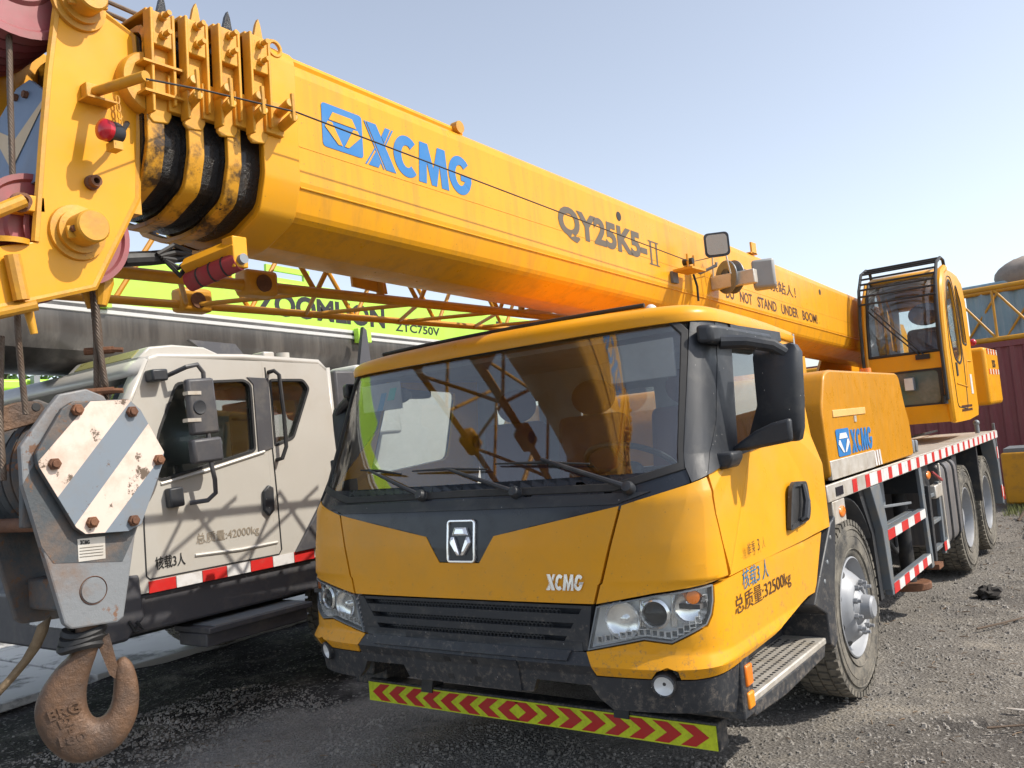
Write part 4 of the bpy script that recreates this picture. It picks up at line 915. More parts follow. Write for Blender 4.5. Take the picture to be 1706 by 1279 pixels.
MB().box((1.12, 6.42, .46), (1.24, 6.56, .62)).build('rear_lamp', 'redlamp', crane, bevel=.01)
MB().box((-1.2, 6.3, .5), (1.2, 6.42, 1.2)).build('rear_crossmember', 'darksteel', crane)
# deck clutter: hoses box and pads on the deck
for i in range(4): MB().box((1.02, 2.10+.13*i, ZB), (1.14, 2.16+.13*i, ZB+.13-.01*i), Matrix.Rotation(R(-12), 3, 'X')).build('deck_bracket', 'steel', crane, bevel=.01)
# turntable
MB().cyl((0, 3.6, 1.2), (0, 3.6, 1.42), .62, n=40).build('turntable_ring', 'darksteel', crane, bevel=.01)
MB().cyl((0, 3.6, 1.42), (0, 3.6, 1.52), .70, n=40).build('turntable_top', 'yellow', crane, bevel=.01)
for i in range(7): MB().lathe([(.13, .0), (.15, .012), (.13, .024)], (.78, 3.15, 1.33+.026*i), (0, 0, 1), 20).build('rubber_bellows', 'rubber', crane)
# ================================================================ boom
SL = .037; _c = 1/math.hypot(1, SL); BY = V(0, _c, -SL*_c); BZ = V(0, SL*_c, _c); B0 = V(0, -3.4, 3.27)
def bp(x, s, t): return B0+V(x, 0, 0)+BY*s+BZ*t
def bprof(i=0., ex=0.):
    """half outline of a boom section, i smaller all round"""
    base = [(0, 0), (.255, 0), (.285, -.008), (.303, -.028), (.31, -.06), (.311, -.34), (.311, -.478), (.307, -.498), (.279, -.588), (.268, -.606), (.25, -.622), (.13, -.672), (.09, -.683), (0, -.688)]
    out = []
    for x, t in base:
        cx, ct = 0, -.344; k = 1-(i-ex)/.31; kt = 1-(i-ex)/.344; out.append((x*k, ct+(t-ct)*kt))
    return out
def section(s0, s1, ins, name, mat, bevel=0.):
    h = bprof(ins); full = h+[(-x, t) for x, t in h[-2:0:-1]]; k = len(full); m = MB()
    m.add([bp(x, s0, t) for x, t in full]+[bp(x, s1, t) for x, t in full], [tuple(range(k)), tuple(range(k, 2*k))]+[(i, (i+1) % k, k+(i+1) % k, k+i) for i in range(k)])
    return m.build(name, mat, crane, ang=9, bevel=bevel)
base = section(-.11, 9.8, 0, 'base_boom', 'yellow_boom')
for sg in (1, -1):   # weld seam and pressed crease along the side
    MB().tube([bp(sg*.3105, .05, -.34), bp(sg*.3105, 9.5, -.34)], .0022, 6).build('weld_seam', 'yellow_worn', base)
    MB().tube([bp(sg*.308, .05, -.50), bp(sg*.308, 9.5, -.50)], .004, 6).build('plate_crease', 'yellow_boom', base)
for k in range(1, 5): section(-.13-.135*k-(.0 if k < 4 else .0), .4, .024*k+.006, 'boom_section', 'grease')
# collars: band, side plates, horns, bolts and cable guides
def band(s0, s1, ins, w_, mat, cut=None):
    hi = bprof(ins); ho = bprof(ins, w_)
    if cut: hi = [(x, min(t, cut)) for x, t in hi]; ho = [(x, min(t, cut)) for x, t in ho]
    I = hi+[(-x, t) for x, t in hi[-2:0:-1]]; O = ho+[(-x, t) for x, t in ho[-2:0:-1]]; k = len(I); m = MB()
    vs_ = [bp(x, s, t) for L_, s in ((I, s0), (O, s0), (O, s1), (I, s1)) for x, t in L_]
    m.add(vs_, [(a*k+i, a*k+(i+1) % k, ((a+1) % 4)*k+(i+1) % k, ((a+1) % 4)*k+i) for a in range(4) for i in range(k)])
    return m.build('section_collar', mat, crane, ang=30, bevel=.003)
for k in range(0, 4):
    i_ = .024*k; s0 = -.135-.112*k; hw = .31-.024*k; tp = .004-.006*k
    cl = band(-.13-.135*k, (.03 if k == 0 else -.078-.132*k), i_-.004, .020, 'yellow' if k == 0 else 'yellow_grease')
    if k == 4: continue
    def slab(x0, x1, q, name, mat='yellow_worn', bev=.003):
        n_ = len(q); m = MB()
        m.add([bp(x0, *p) for p in q]+[bp(x1, *p) for p in q], [tuple(range(n_)), tuple(range(2*n_-1, n_-1, -1))]+[(a, (a+1) % n_, n_+(a+1) % n_, n_+a) for a in range(n_)]); return m.build(name, mat, cl, bevel=bev)
    for sg in (1, -1):
        X0 = sg*(hw+.016); X1 = sg*(hw+.030)
        slab(X0, X1, [(s0-.06, tp), (s0+.022, tp), (s0+.022, -.36), (s0+.01, -.385), (s0-.045, -.395), (s0-.06, -.38)], 'collar_cheek', bev=.004)
        for ds, t1 in ((-.064, -.37), (.014, -.33)): slab(X0, X1+sg*.032, [(s0+ds, tp), (s0+ds+.011, tp), (s0+ds+.011, t1), (s0+ds, t1)], 'cheek_flange')
        slab(X0, X1+sg*.026, [(s0-.056, tp-.005), (s0+.018, tp-.005), (s0+.018, -.135), (s0-.056, -.135)], 'cheek_block', bev=.004)
        for dt in (-.035, -.10):
            p = bp(X1+sg*.026, s0-.02, dt); MB().cyl(p, p+V(sg*.02, 0, 0), .014, n=8).cyl(p+V(sg*.018, 0, 0), p+V(sg*.048, 0, 0), .009, n=8).build('adjuster_bolt', 'yellow_worn', cl)
        slab(sg*(hw+.012), sg*(hw+.026), [(s0-.02, tp), (s0+.022, tp), (s0+.012, tp+.06), (s0+.004, tp+.082), (s0-.006, tp+.06)], 'guide_horn', 'grease' if k in (1, 3) else 'yellow_worn', 0)
    slab(-hw-.03, hw+.03, [(s0-.062, tp-.002), (s0+.024, tp-.002), (s0+.024, tp+.012), (s0-.062, tp+.012)], 'collar_top', bev=.004)
    sr = -.07-.112*k
    for j, dt in enumerate((-.262, -.310)):
        p = bp(hw+.03, sr+.012*j, dt); e_ = p+V(.105, -.02, .010)
        MB().cyl(p, e_, .0175, n=14).build('guide_roller', 'yellow_worn', cl, bevel=.003)
    p = bp(hw+.135, sr-.01, -.305); MB().cyl(p-V(0, 0, .015), p+V(0, 0, .085), .008, n=8).build('guide_pin', 'yellow_worn', cl)
    slab(hw+.016, hw+.044, [(sr-.06, -.22), (sr+.02, -.22), (sr+.02, -.345), (sr-.06, -.345)], 'guide_bracket')
# lifting eye on the first collar
MB().tube([bp(.33+.0, -.06+.028*math.cos(t), .0+.028*math.sin(t)) for t in np.linspace(0, 6.283, 17)[:-1]], .008, 6, closed=True).build('lifting_eye', 'yellow_worn', crane)
# round end box beside the head (sheave cover) with two ribs
p = un(250, 142, 'x', .235)
rc = MB().lathe([(.0, .02), (.102, .02), (.108, .008), (.108, -.05)], p, (1, 0, 0), 36).build('round_cover', 'yellow_worn', crane, ang=30)
for dz in (.05, -.05): MB().box((p[0]+.02, p[1]-.06, p[2]+dz-.004), (p[0]+.07, p[1]+.1, p[2]+dz+.004)).build('cover_rib', 'yellow_worn', rc)
# rail on the top edge
m = MB(); m.tube([bp(.245, .02, .022), bp(.245, 1.04, .018), bp(.25, 1.10, .01)], .022, 8); m.build('top_rail', 'yellow_boom', crane)
MB().cyl(bp(.25, 1.06, .03), bp(.29, 1.06, .03), .03, n=16).build('rail_pin', 'yellow_worn', crane)
# lug on top further back
MB().box(tuple(bp(.18, 4.75, .0)), tuple(bp(.30, 4.9, .0)+V(0, 0, .015))).build('top_lug', 'yellow', crane); MB().box(tuple(bp(.285, 4.78, .0)), tuple(bp(.30, 4.88, .1))).build('top_lug', 'yellow', crane)
# --- boom lettering (left side; right side too)
def bmap(s0, t0, s1, t1, sg=1, shear=0., off=.3128):
    def f(u, v):
        if sg < 0: u_ = 1-u
        else: u_ = u
        return bp(sg*off, s0+(s1-s0)*u_+shear*v, t0+(t1-t0)*v)
    return f
for sg in (1,):
    f = bmap(.17, -.305, .385, -.125, sg)
    rr_ = rrect(0, 0, 1, 1, .08); o = MB().add([f(*q) for q in rr_], [tuple(range(len(rr_)))]).build('logo_badge', 'blue', crane, smooth=False)
    f2 = bmap(.17, -.305, .385, -.125, sg, off=.3152)
    for poly in (LOGO_TOP, LOGO_L, LOGO_R): MB().add([f2(*q) for q in poly], [tuple(range(len(poly)))]).build('badge_bar', 'yellow_boom', o, smooth=False)
    blockword(bmap(.385, -.322, 1.09, -.135, sg), 'blue', crane)
    letters('QY25K5-', bmap(1.83, -.385, 2.86, -.19, sg), 'greytext', crane, bold=.042, spacing=.98)
    for s0 in (2.90, 2.98): MB().add([bp(sg*.3128, a, t) for a, t in ((s0, -.375), (s0+.022, -.375), (s0+.022, -.215), (s0, -.215))], [(0, 1, 2, 3)]).build('lettering', 'greytext', crane, smooth=False)
    for t in (-.375, -.223): MB().add([bp(sg*.3126, a, b) for a, b in ((2.88, t), (3.025, t), (3.025, t+.008), (2.88, t+.008))], [(0, 1, 2, 3)]).build('lettering', 'greytext', crane, smooth=False)
    letters('起重臂下严禁站人！', bmap(4.1, -.275, 5.75, -.165, sg), 'darktext', crane, bold=.012)
    words('DO NOT STAND UNDER BOOM!', bmap(4.1, -.455, 6.35, -.365, sg), 'darktext', crane, bold=.02)
for s_, t_ in ((2.52, -.13), (6.5, -.12)):
    p = bp(.31, s_, t_); MB().lathe([(.03, 0), (.028, .003), (0, .0032)], p, (1, 0, 0), 20).build('inspection_hole', 'rubber', crane)
# --- measuring cable, its guide and reel, spotlight
gpt = [bp(.335+.115-.024*k, -.07-.112*k, -.285) for k in (3, 2, 1, 0)]
rodtip = un(243, 126, 'x', .47)
cab_end = bp(.43, 3.25, -.33); reel = bp(.46, 3.83, -.30)
MB().tube([rodtip+V(0, 0, -.01)]+gpt+[cab_end, reel+V(-.02, -.05, .10)], .0032, 6).build('measuring_cable', 'rubber', crane)
MB().box(tuple(bp(.312, 3.17, -.46)), tuple(bp(.33, 3.25, -.38))).build('guide_plate', 'frame', crane)
MB().box(tuple(cab_end+V(-.09, -.10, -.06)), tuple(cab_end+V(.05, .12, -.045))).build('guide_arm', 'yellow_worn', crane); MB().cyl(cab_end+V(-.04, -.03, .0), cab_end+V(.03, -.03, .0), .022).build('guide_roller', 'rubber', crane)
for dy in (-.05, .05): MB().cyl(cab_end+V(.0, dy, -.05), cab_end+V(.0, dy, .05), .008, n=8).build('guide_pin', 'yellow_worn', crane)
r_ax = V(.75, .0, .0)
MB().lathe([(.06, -.04), (.118, -.04), (.122, -.036), (.122, -.03), (.07, -.026), (.07, .026), (.122, .03), (.122, .036), (.118, .04), (.06, .04)], reel+V(-.02, .06, -.05), (.5, .86, 0), 40).build('cable_reel', 'steel', crane, ang=30)
MB().box(tuple(reel+V(-.15, .0, -.13)), tuple(reel+V(.18, .07, -.03))).build('reel_bracket', 'alu', crane, bevel=.006)
bx = MB().box(tuple(reel+V(.10, .13, -.16)), tuple(reel+V(.26, .28, .05)), Matrix.Rotation(R(18), 3, 'Z')); bx.build('reel_motor_box', M('grey plastic box', (.3, .31, .31), .5, dirt=(.2, .19, .17), da=.4), crane, bevel=.02)
MB().tube([reel+V(-.1, -.06, -.05), reel+V(-.08, -.08, .13), reel+V(.02, -.10, .16), reel+V(.04, -.08, -.05)], .006, 6).build('cable_guard', 'alu', crane)
sp = un(1193, 437, 'x', .52)
MB().tube([bp(.31, 3.45, -.30), sp+V(-.1, -.05, -.06), sp+V(0, 0, -.02), sp], .012, 6).build('spotlight_arm', 'steel', crane)
spc = un(1194, 408, 'x', .52); dirn = V(.45, -.85, .05); dirn /= np.linalg.norm(dirn); ss = np.cross(dirn, (0, 0, 1.)); ss /= np.linalg.norm(ss); uu = np.cross(ss, dirn)
def sbox(c, w_, h_, d0, d1, name, mat, par, taper=1., r=.03):
    q = rrect(-w_, -h_, w_, h_, r); k = len(q)
    return MB().add([c+ss*x*taper+uu*y*taper+dirn*d0 for x, y in q]+[c+ss*x+uu*y+dirn*d1 for x, y in q], [tuple(range(k)), tuple(range(k, 2*k))]+[(i, (i+1) % k, k+(i+1) % k, k+i) for i in range(k)]).build(name, mat, par, ang=30)
sl_ = sbox(spc, .085, .085, -.07, .015, 'spotlight', 'black', crane, .8); sbox(spc, .07, .07, .012, .019, 'spotlight_lens', M('spot lens', (.33, .31, .27), .15, coat=.6, bump=.3, bscale=120), sl_, 1, .025)
MB().tube([bp(.33, 3.5, -.36), bp(.35, 3.5, -.45), bp(.34, 3.52, -.55)], .008, 6).build('spotlight_cable', 'rubber', crane)
# --- boom head
HX = .21
def hp(px, py): q = un(px, py, 'x', HX); return (q[1], q[2])
plate = [hp(*p) for p in ((104, -60), (150, -40), (170, 20), (223, 60), (232, 150), (230, 330), (158, 478), (-10, 514), (-95, 530), (-90, 420), (60, 402), (72, 235), (82, 120))]
hd = None
for sg in (1, -1):
    a, b = sorted((sg*HX, sg*(HX-.022)))
    o = MB().prism(plate, 'x', a, b).build('head_plate', 'yellow', crane, bevel=.004, smooth=False)
    if sg > 0: hd = o
    # lip round the plate's front and lower edges
    ed = [plate[i] for i in (8, 7, 6, 5, 4, 3, 2)]
    MB().tube([(sg*(HX-.005), y, z) for y, z in ed], .011, 6).build('plate_lip', 'yellow_worn', o)
    MB().tube([(sg*(HX-.005), y, z) for y, z in [plate[i] for i in (10, 11, 12, 0)]], .012, 6).build('plate_lip', 'yellow_worn', o)
y0, y1 = hp(74, 215)[0], hp(228, 215)[0]
MB().box((-HX+.02, y1-.12, 2.60), (HX-.02, y1+.01, 3.02)).build('head_box', 'yellow_worn', crane)
fa, fb = un(76, 95, 'x', HX-.0), un(66, 300, 'x', HX-.0)     # board with the chevron between the plates
ft, fbm = un(88, 108, 'x', HX-.02), un(66, 300, 'x', HX-.02)
def fm(u, v, off=0.): p = fbm+(ft-fbm)*v; return V(-(HX-.024)+2*(HX-.024)*u, p[1]-off-.005, p[2])
MB().add([fm(u, v, o_) for o_ in (-.012, 0) for u, v in ((0, 0), (1, 0), (1, .75), (.62, 1), (.38, 1), (0, .75))], [tuple(range(6))[::-1], tuple(range(6, 12))]+[(i, (i+1) % 6, 6+(i+1) % 6, 6+i) for i in range(6)]).build('chevron_board', 'chevblue', crane, smooth=False)
for dv in (.0, -.52):
    poly = [(0, .98+dv), (0, .70+dv), (.5, .22+dv), (1, .70+dv), (1, .98+dv), (.5, .50+dv)]
    poly = [(u, min(.74 if (u in (0, 1)) else 1, max(0, v))) for u, v in poly]
    if dv == 0: MB().add([fm(u, v, .003) for u, v in poly], [(0, 1, 2, 5), (5, 2, 3, 4)]).build('chevron_stripe', 'chevcream', crane, smooth=False)
for u, v in ((.42, .90), (.62, .86)): p = fm(u, v, .0); MB().cyl(p, p-V(0, .015, 0), .012, n=6).build('board_bolt', 'rust', crane)
def sheave(c, r, w_, name='head_sheave', par=None):
    prof = [(.03, -w_/2), (r*.5, -w_/2), (r*.55, -w_*.3), (r*.86, -w_*.3), (r*.90, -w_/2), (r, -w_/2), (r*.985, -w_*.38), (r*.93, 0), (r*.985, w_*.38), (r, w_/2), (r*.90, w_/2), (r*.86, w_*.3), (r*.55, w_*.3), (r*.5, w_/2), (.03, w_/2)]
    return MB().lathe(prof, c, (1, 0, 0), 48).build(name, 'sheave', par or crane, ang=30)
uc = un(38, -12, 'x', .1); dc = un(112, 396, 'x', .1); lc = un(60, 390, 'x', .1)
for x in (.15, .09, .03, -.03, -.09, -.15): sheave((x, uc[1]-.05, uc[2]+.05), .235, .052); sheave((x, dc[1], dc[2]), .165, .052)
for x in (.13, .05, -.03): sheave((x, lc[1]-.02, lc[2]), .17, .052)
# pins with their keeper plates on the near plate
def boss(px, py, r, l, name, d2=True):
    p = un(px, py, 'x', HX)
    b = MB().lathe([(r*1.75, 0), (r*1.7, .012), (r*1.35, .014), (r*1.35, .03), (r, .032), (r, l), (r*.9, l+.006), (0, l+.006)], p, (1, 0, 0), 32).build(name, 'yellow_worn', hd, ang=30)
    MB().box((HX+l*.55, p[1]-r*1.25, p[2]-r*.55), (HX+l*.55+.014, p[1]+r*1.25, p[2]+r*.2), Matrix.Rotation(R(10), 3, 'X')).build('keeper_plate', 'yellow_worn', hd, bevel=.003)
    for s_ in (-1, 1): MB().cyl((HX+l*.55, p[1]+s_*r*.95, p[2]-.01), (HX+l*.55+.03, p[1]+s_*r*.95, p[2]-.01), .010, n=6).build('keeper_bolt', 'rust', hd)
boss(130, 8, .05, .09, 'upper_pin'); boss(128, 388, .05, .10, 'lower_pin')
for px, py, r in ((152, 305, .018), (32, 338, .022)):
    p = un(px, py, 'x', HX); MB().lathe([(r*1.3, 0), (r*1.3, .012), (r, .014), (r, .035), (r*.55, .035), (r*.5, .01), (0, .01)], p, (1, 0, 0), 20).build('threaded_boss', 'rust', hd, ang=30)
# rod for the cable, on a small angle bracket
rb = un(150, 158, 'x', HX); MB().tube([rb+V(.03, 0, 0), rodtip], .016, 12).build('cable_rod', 'yellow_worn', hd)
MB().box(tuple(rb+V(0, -.03, -.025)), tuple(rb+V(.035, .03, .025))).build('rod_bracket', 'yellow_worn', hd, bevel=.003); MB().box(tuple(rb+V(0, -.04, -.032)), tuple(rb+V(.06, .055, -.026))).build('rod_bracket', 'yellow_worn', hd)
# red warning lamp
lp = un(184, 219, 'x', HX+.11); ld = V(.25, -.93, -.03); ld /= np.linalg.norm(ld)
lm = MB().lathe([(.0, -.035), (.028, -.035), (.033, -.02), (.033, .012), (.034, .014)], lp, ld, 24).build('warning_lamp', 'black', hd, ang=30); MB().lathe([(.034, .012), (.033, .028), (.022, .038), (.0, .042)], lp, ld, 24).build('warning_lamp_lens', 'redlamp', hd)
MB().tube([lp-ld*.02, lp-ld*.04+V(-.05, .02, .01), un(212, 205, 'x', HX)], .009, 6).build('lamp_bracket', 'black', hd); MB().box(tuple(lp+V(-.03, -.0, -.055)), tuple(lp+V(.015, .03, -.03))).build('lamp_foot', 'yellow_worn', hd)
for i in range(4): q = un(196+1.5*i, 166+13*i, 'x', HX+.02); MB().tube([q+V(0, .006*math.cos(t), .014*math.sin(t)) for t in np.linspace(0, 6.28, 11)[:-1]], .0028, 5, closed=True).build('chain_link', 'yellow_worn', hd)
# lower nose: bar, pin and small parts at the front edge
q = un(30, 470, 'x', HX+.01); MB().tube([un(20, 425, 'x', HX+.02), un(36, 500, 'x', HX+.02)], .022, 10).build('nose_tube', 'yellow_worn', hd)
MB().tube([un(-20, 525, 'x', .2), un(62, 508, 'x', .24)], .016, 10).build('nose_bar', 'yellow_worn', hd); MB().cyl(un(46, 512, 'x', .2), un(57, 556, 'x', .2), .014, .010).build('nose_spike', 'yellow_worn', hd)
MB().box(tuple(un(32, 335, 'x', HX)+V(-.2, -.005, -.025)), tuple(un(32, 335, 'x', HX)+V(-.0, .075, .025))).build('nose_block', 'yellow', hd, bevel=.004)
MB().tube([un(32, 338, 'x', HX)+V(.03, 0, 0), un(0, 350, 'x', HX+.02), un(-30, 362, 'x', HX+.02)], .02, 10).build('nose_pin', 'yellow_worn', hd)
MB().lathe([(.055, -.008), (.055, .008), (.03, .01), (0, .01)], un(14, 402, 'x', HX-.03), (.1, 0, 1), 24).build('nose_washer', 'yellow_worn', hd)
# rope anchor sockets below the head
so_ = un(153, 478, 'x', .06)
for dx in (0, .05): MB().tube([so_+V(dx, -.02+dx*.4, .10), so_+V(dx, -.005+dx*.3, .0), so_+V(dx, .0, -.07)], [.04, .034, .018], 10).build('rope_socket', 'yellow_worn', hd)
# hydraulic hoses bundled under the sections
MB().tube([un(205, 432, 'x', .05), un(250, 430, 'x', .05), un(300, 425, 'x', .05)], .026, 10).build('hose_bundle', 'rubber', crane)
for i in range(5):
    a = un(262+4*i, 424+3*i, 'x', .08); b = un(318, 420+4*i, 'x', .08); MB().tube([a, (a+b)/2+V(0, 0, .03-.02*i), b], .009, 6).build('hose', 'rubber', crane)
# bracket with the red roller under the front of the base section
a, b = un(312, 462, 'x', .10), un(398, 432, 'x', .30)
rbk = MB().tube([a+V(0, 0, .035), b+V(0, 0, .045)], .035, 4).build('roller_bracket', 'yellow', crane, smooth=False); rol = MB().tube([a+V(.01, 0, -.02), b+V(.0, 0, -.005)], .034, 16).build('red_roller', 'redpaint', crane)
MB().cyl(b+V(-.01, 0, -.005), b+V(.03, 0, -.002), .018, n=14).build('roller_pin', 'steel', rol)
for t in (.25, .5, .75): p = a+V(.01, 0, -.02)+(b-a-V(.01, 0, -.015))*t; d = (b-a)/np.linalg.norm(b-a); MB().cyl(p-d*.003, p+d*.003, .036, n=16).build('roller_groove', 'rubber', rol)
MB().box(tuple(b+V(-.05, -.03, -.03)), tuple(b+V(.012, .03, .08))).build('roller_end', 'yellow', rbk, bevel=.004)
# hoist ropes along the top
for dx, p, q in ((.10, (178, 2), (252, 34)), (.04, (172, 18), (240, 48))):
    MB().tube([(dx, uc[1]+.05, uc[2]+.285), un(*p, 'x', dx), un(*q, 'x', dx), bp(dx, -.1, .03), bp(dx, 9, .03)], .0085, 7).build('hoist_rope', 'rope', crane)
# --- fly jib stowed on the right of the boom
JN, JF = -.47, -1.0
def jl(x, s, top): w0 = max(0, min(1, (s+.2)/6)); return V(x*(1-.18*w0), s, (2.565 if not top else 3.12-.26*w0)+.012*s*0)
jib = MB().tube([jl(JN, -3.75, 0), jl(JN, 3.2, 0)], .027, 12).build('fly_jib', 'jib', crane)
for x, tp in ((JF, 0), (JN, 1), (JF, 1)): MB().tube([jl(x, -3.75, tp), jl(x, 3.2, tp)], .021 if not tp else .022, 12).build('chord', 'jib', jib)
ys_ = np.arange(-3.4, 3.3, .75)
for i in range(len(ys_)-1):
    a, b = ys_[i], ys_[i+1]; mdl = (a+b)/2
    for x in (JN, JF):
        MB().tube([jl(x, a, 0), jl(x, mdl, 1)], .013, 8).build('brace', 'jib', jib); MB().tube([jl(x, mdl, 1), jl(x, b, 0)], .013, 8).build('brace', 'jib', jib)
    MB().tube([jl(JN, a, 0), jl(JF, mdl, 0)], .012, 8).build('brace', 'jib', jib); MB().tube([jl(JF, mdl, 0), jl(JN, b, 0)], .012, 8).build('brace', 'jib', jib)
    MB().tube([jl(JN, a, 1), jl(JF, b, 1)], .012, 8).build('brace', 'jib', jib)
for px, py, x in ((320, 503, JF), (428, 475, JN)):
    p = un(px, py, 'x', x); MB().box(tuple(p+V(-.05, -.09, -.055)), tuple(p+V(.05, .09, .065))).build('joint_block', 'jib', jib, bevel=.02); MB().lathe([(.04, .0), (.04, .012), (.0, .012)], p+V(.048, 0, 0), (1, 0, 0), 18).build('joint_pin', 'rust', jib)
# foot of the jib: chords run together towards the head
for x in (JN, JF): MB().tube([jl(x, -3.75, 0), V(x*.8-.05, -4.15, 2.52)], .026, 10).build('foot_chord', 'jib', jib)
MB().tube([jl(JN, -3.75, 0), jl(JF, -3.75, 0)], .022, 10).build('brace', 'jib', jib); MB().tube([jl(JN, -3.75, 0), jl(JN, -3.75, 1)], .022, 10).build('brace', 'jib', jib); MB().tube([jl(JF, -3.75, 0), jl(JF, -3.75, 1)], .022, 10).build('brace', 'jib', jib)
for s in (-2.2, -.9, .9):  # hangers from boom to jib
    MB().box((JN-.03, s-.11, 2.56), (-.10, s+.11, 2.575)).build('jib_hanger', 'jib', jib) if s != -2.2 else MB().prism([(s-.20, 2.62), (s+.05, 2.60), (s+.0, 2.95), (s-.22, 2.95)], 'x', JN-.01, JN+.005).build('jib_hanger', 'jib', jib)
    MB().cyl((JN, s, 2.57), (JN, s, 2.68), .022).build('hanger_pin', 'jib', jib)
# --- superstructure: side plates, luffing cylinder, operator's cab, counterweight
MB().prism([(2.75, 1.5), (7.2, 1.5), (7.2, 2.1), (6.4, 2.75), (5.6, 2.75), (4.6, 2.0), (2.75, 1.75)], 'x', .33, .36).build('turret_plate', 'yellow', crane)
MB().prism([(2.75, 1.5), (7.2, 1.5), (7.2, 2.1), (6.4, 2.75), (5.6, 2.75), (4.6, 2.0), (2.75, 1.75)], 'x', -.36, -.33).build('turret_plate', 'yellow', crane)
MB().cyl((0, 3.0, 1.75), (0, .9, 2.33), .13, n=24).build('luffing_cylinder', 'yellow', crane); MB().cyl((0, 1.0, 2.30), (0, .4, 2.46), .08, n=20).build('luffing_rod', 'chrome', crane)
MB().box((-.22, .1, 2.28), (.22, .75, 2.42)).build('boom_foot', 'yellow', crane, bevel=.02)
for i in range(4): MB().box((.1+.07*i, 2.2, 2.02), (.13+.07*i, 2.3, 2.25)).build('hose_plate', 'yellow_worn', crane)
MB().box((-1.2, 6.75, 1.62), (1.2, 7.85, 2.36)).build('counterweight', 'yellow', crane, bevel=.05, seg=3)
for i in range(8):
    for z in (2.27, 2.01): MB().box((1.199, 6.86+.12*i, z), (1.2025, 6.92+.12*i, z+.07)).build('red_marker' if i % 2 == 0 else 'white_marker', 'redtape' if i % 2 == 0 else 'whitetape', crane, smooth=False)
MB().ball((1.1, 6.55, 2.42), .045).build('rear_lamp', 'redlamp', crane)
blockword(quadmap((1.203, 7.2, 2.10), (1.203, 7.5, 2.10), (1.203, 7.2, 2.2), (1.203, 7.5, 2.2)), 'blacktext', crane)
# operator's cab
OX0, OX1 = .44, 1.20
ofr = [(4.02, 1.56), (4.00, 1.80), (4.00, 2.25), (4.06, 2.60), (4.16, 2.88), (4.32, 3.06), (4.55, 3.13), (4.9, 3.14), (5.3, 3.12), (5.55, 3.05), (5.66, 2.85), (5.66, 1.62), (5.60, 1.53), (4.10, 1.50)]
# near side: panel with door outline and two windows
dw = rpoly([(4.95, 2.22), (5.12, 2.20), (5.20, 2.5), (5.18, 2.85), (5.08, 3.02), (4.95, 3.0), (4.78, 2.8), (4.76, 2.5)], .06, 4)
dw = rpoly([(4.50, 2.18), (4.78, 2.12), (4.95, 2.20), (4.93, 2.75), (4.80, 3.0), (4.62, 3.0), (4.42, 2.75), (4.38, 2.45)], .08, 4)
qw = rpoly([(5.10, 2.36), (5.36, 2.34), (5.32, 2.8), (5.12, 2.99), (5.04, 2.95)], .06, 4)
q1 = [(4.02, 1.56), (4.00, 1.80), (4.00, 2.25), (4.06, 2.60), (4.16, 2.88), (4.32, 3.06), (4.55, 3.13), (5.0, 3.135), (5.0, 1.5), (4.10, 1.50)]
q2 = [(5.0, 3.135), (5.3, 3.12), (5.55, 3.05), (5.66, 2.85), (5.66, 1.62), (5.60, 1.53), (5.0, 1.50)]
for sg, X in ((1, OX1), (-1, OX0)):
    a, b = sorted((X, X-sg*.03))
    sd = MB().ringprism(q1, dw, 'x', a, b).build('operator_cab_side', 'yellow', crane, ang=40, bevel=.006); MB().ringprism(q2, qw, 'x', a, b).build('operator_cab_side', 'yellow', crane, ang=40, bevel=.006)
    for w_ in (dw, qw):
        MB().prism(w_, 'x', X-sg*.018, X-sg*.012).build('side_window', 'opglass', crane); c = np.mean(w_, 0); MB().ringprism([tuple(c+(np.array(p)-c)*1.06) for p in w_], w_, 'x', *sorted((X-sg*.001, X+sg*.006))).build('window_gasket', 'rubber', crane)
for Q_, W_ in ((q1, dw), (q2, qw)): MB().ringprism(Q_, W_, 'x', OX0+.032, OX0+.036).build('side_lining', 'interior', crane, ang=40); MB().ringprism(Q_, W_, 'x', OX1-.036, OX1-.032).build('side_lining', 'interior', crane, ang=40)
MB().box((OX0+.04, 5.60, 1.56), (OX1-.04, 5.618, 2.19)).build('back_lining', 'interior', crane); MB().box((OX0+.04, 4.5, 3.09), (OX1-.04, 5.5, 3.10)).build('roof_lining', 'interior', crane)
# shell between the sides (front corners, roof, back)
def strip(i0, i1, name, mat='yellow', x0=OX0+.03, x1=OX1-.03, th=.03):
    pts = ofr[i0:i1+1]; m = MB(); m.grid([[(x, y, z) for y, z in pts] for x in (x0, x1)]); return m.build(name, mat, crane, solid=th, ang=50)
strip(5, 9, 'operator_cab_roof'); MB().box((OX0+.03, 5.62, 1.55), (OX1-.03, 5.65, 2.2)).build('operator_cab_back', 'yellow', crane); MB().box((OX0+.03, 5.62, 2.2), (OX1-.03, 5.63, 2.95)).build('back_window', 'opglass', crane); strip(9, 10, 'operator_cab_back')
MB().box((OX0+.03, 4.04, 1.52), (OX1-.03, 5.62, 1.56)).build('operator_cab_floor', 'yellow', crane)
MB().prism([(OX0+.03, 1.52), (OX1-.03, 1.52), (OX1-.03, 1.70), (OX0+.03, 1.70)], 'y', 3.995, 4.03).build('operator_cab_front', 'yellow', crane)
MB().box((OX0+.03, 3.99, 2.07), (OX1-.03, 4.03, 2.24)).build('operator_cab_front', 'yellow', crane, bevel=.008)
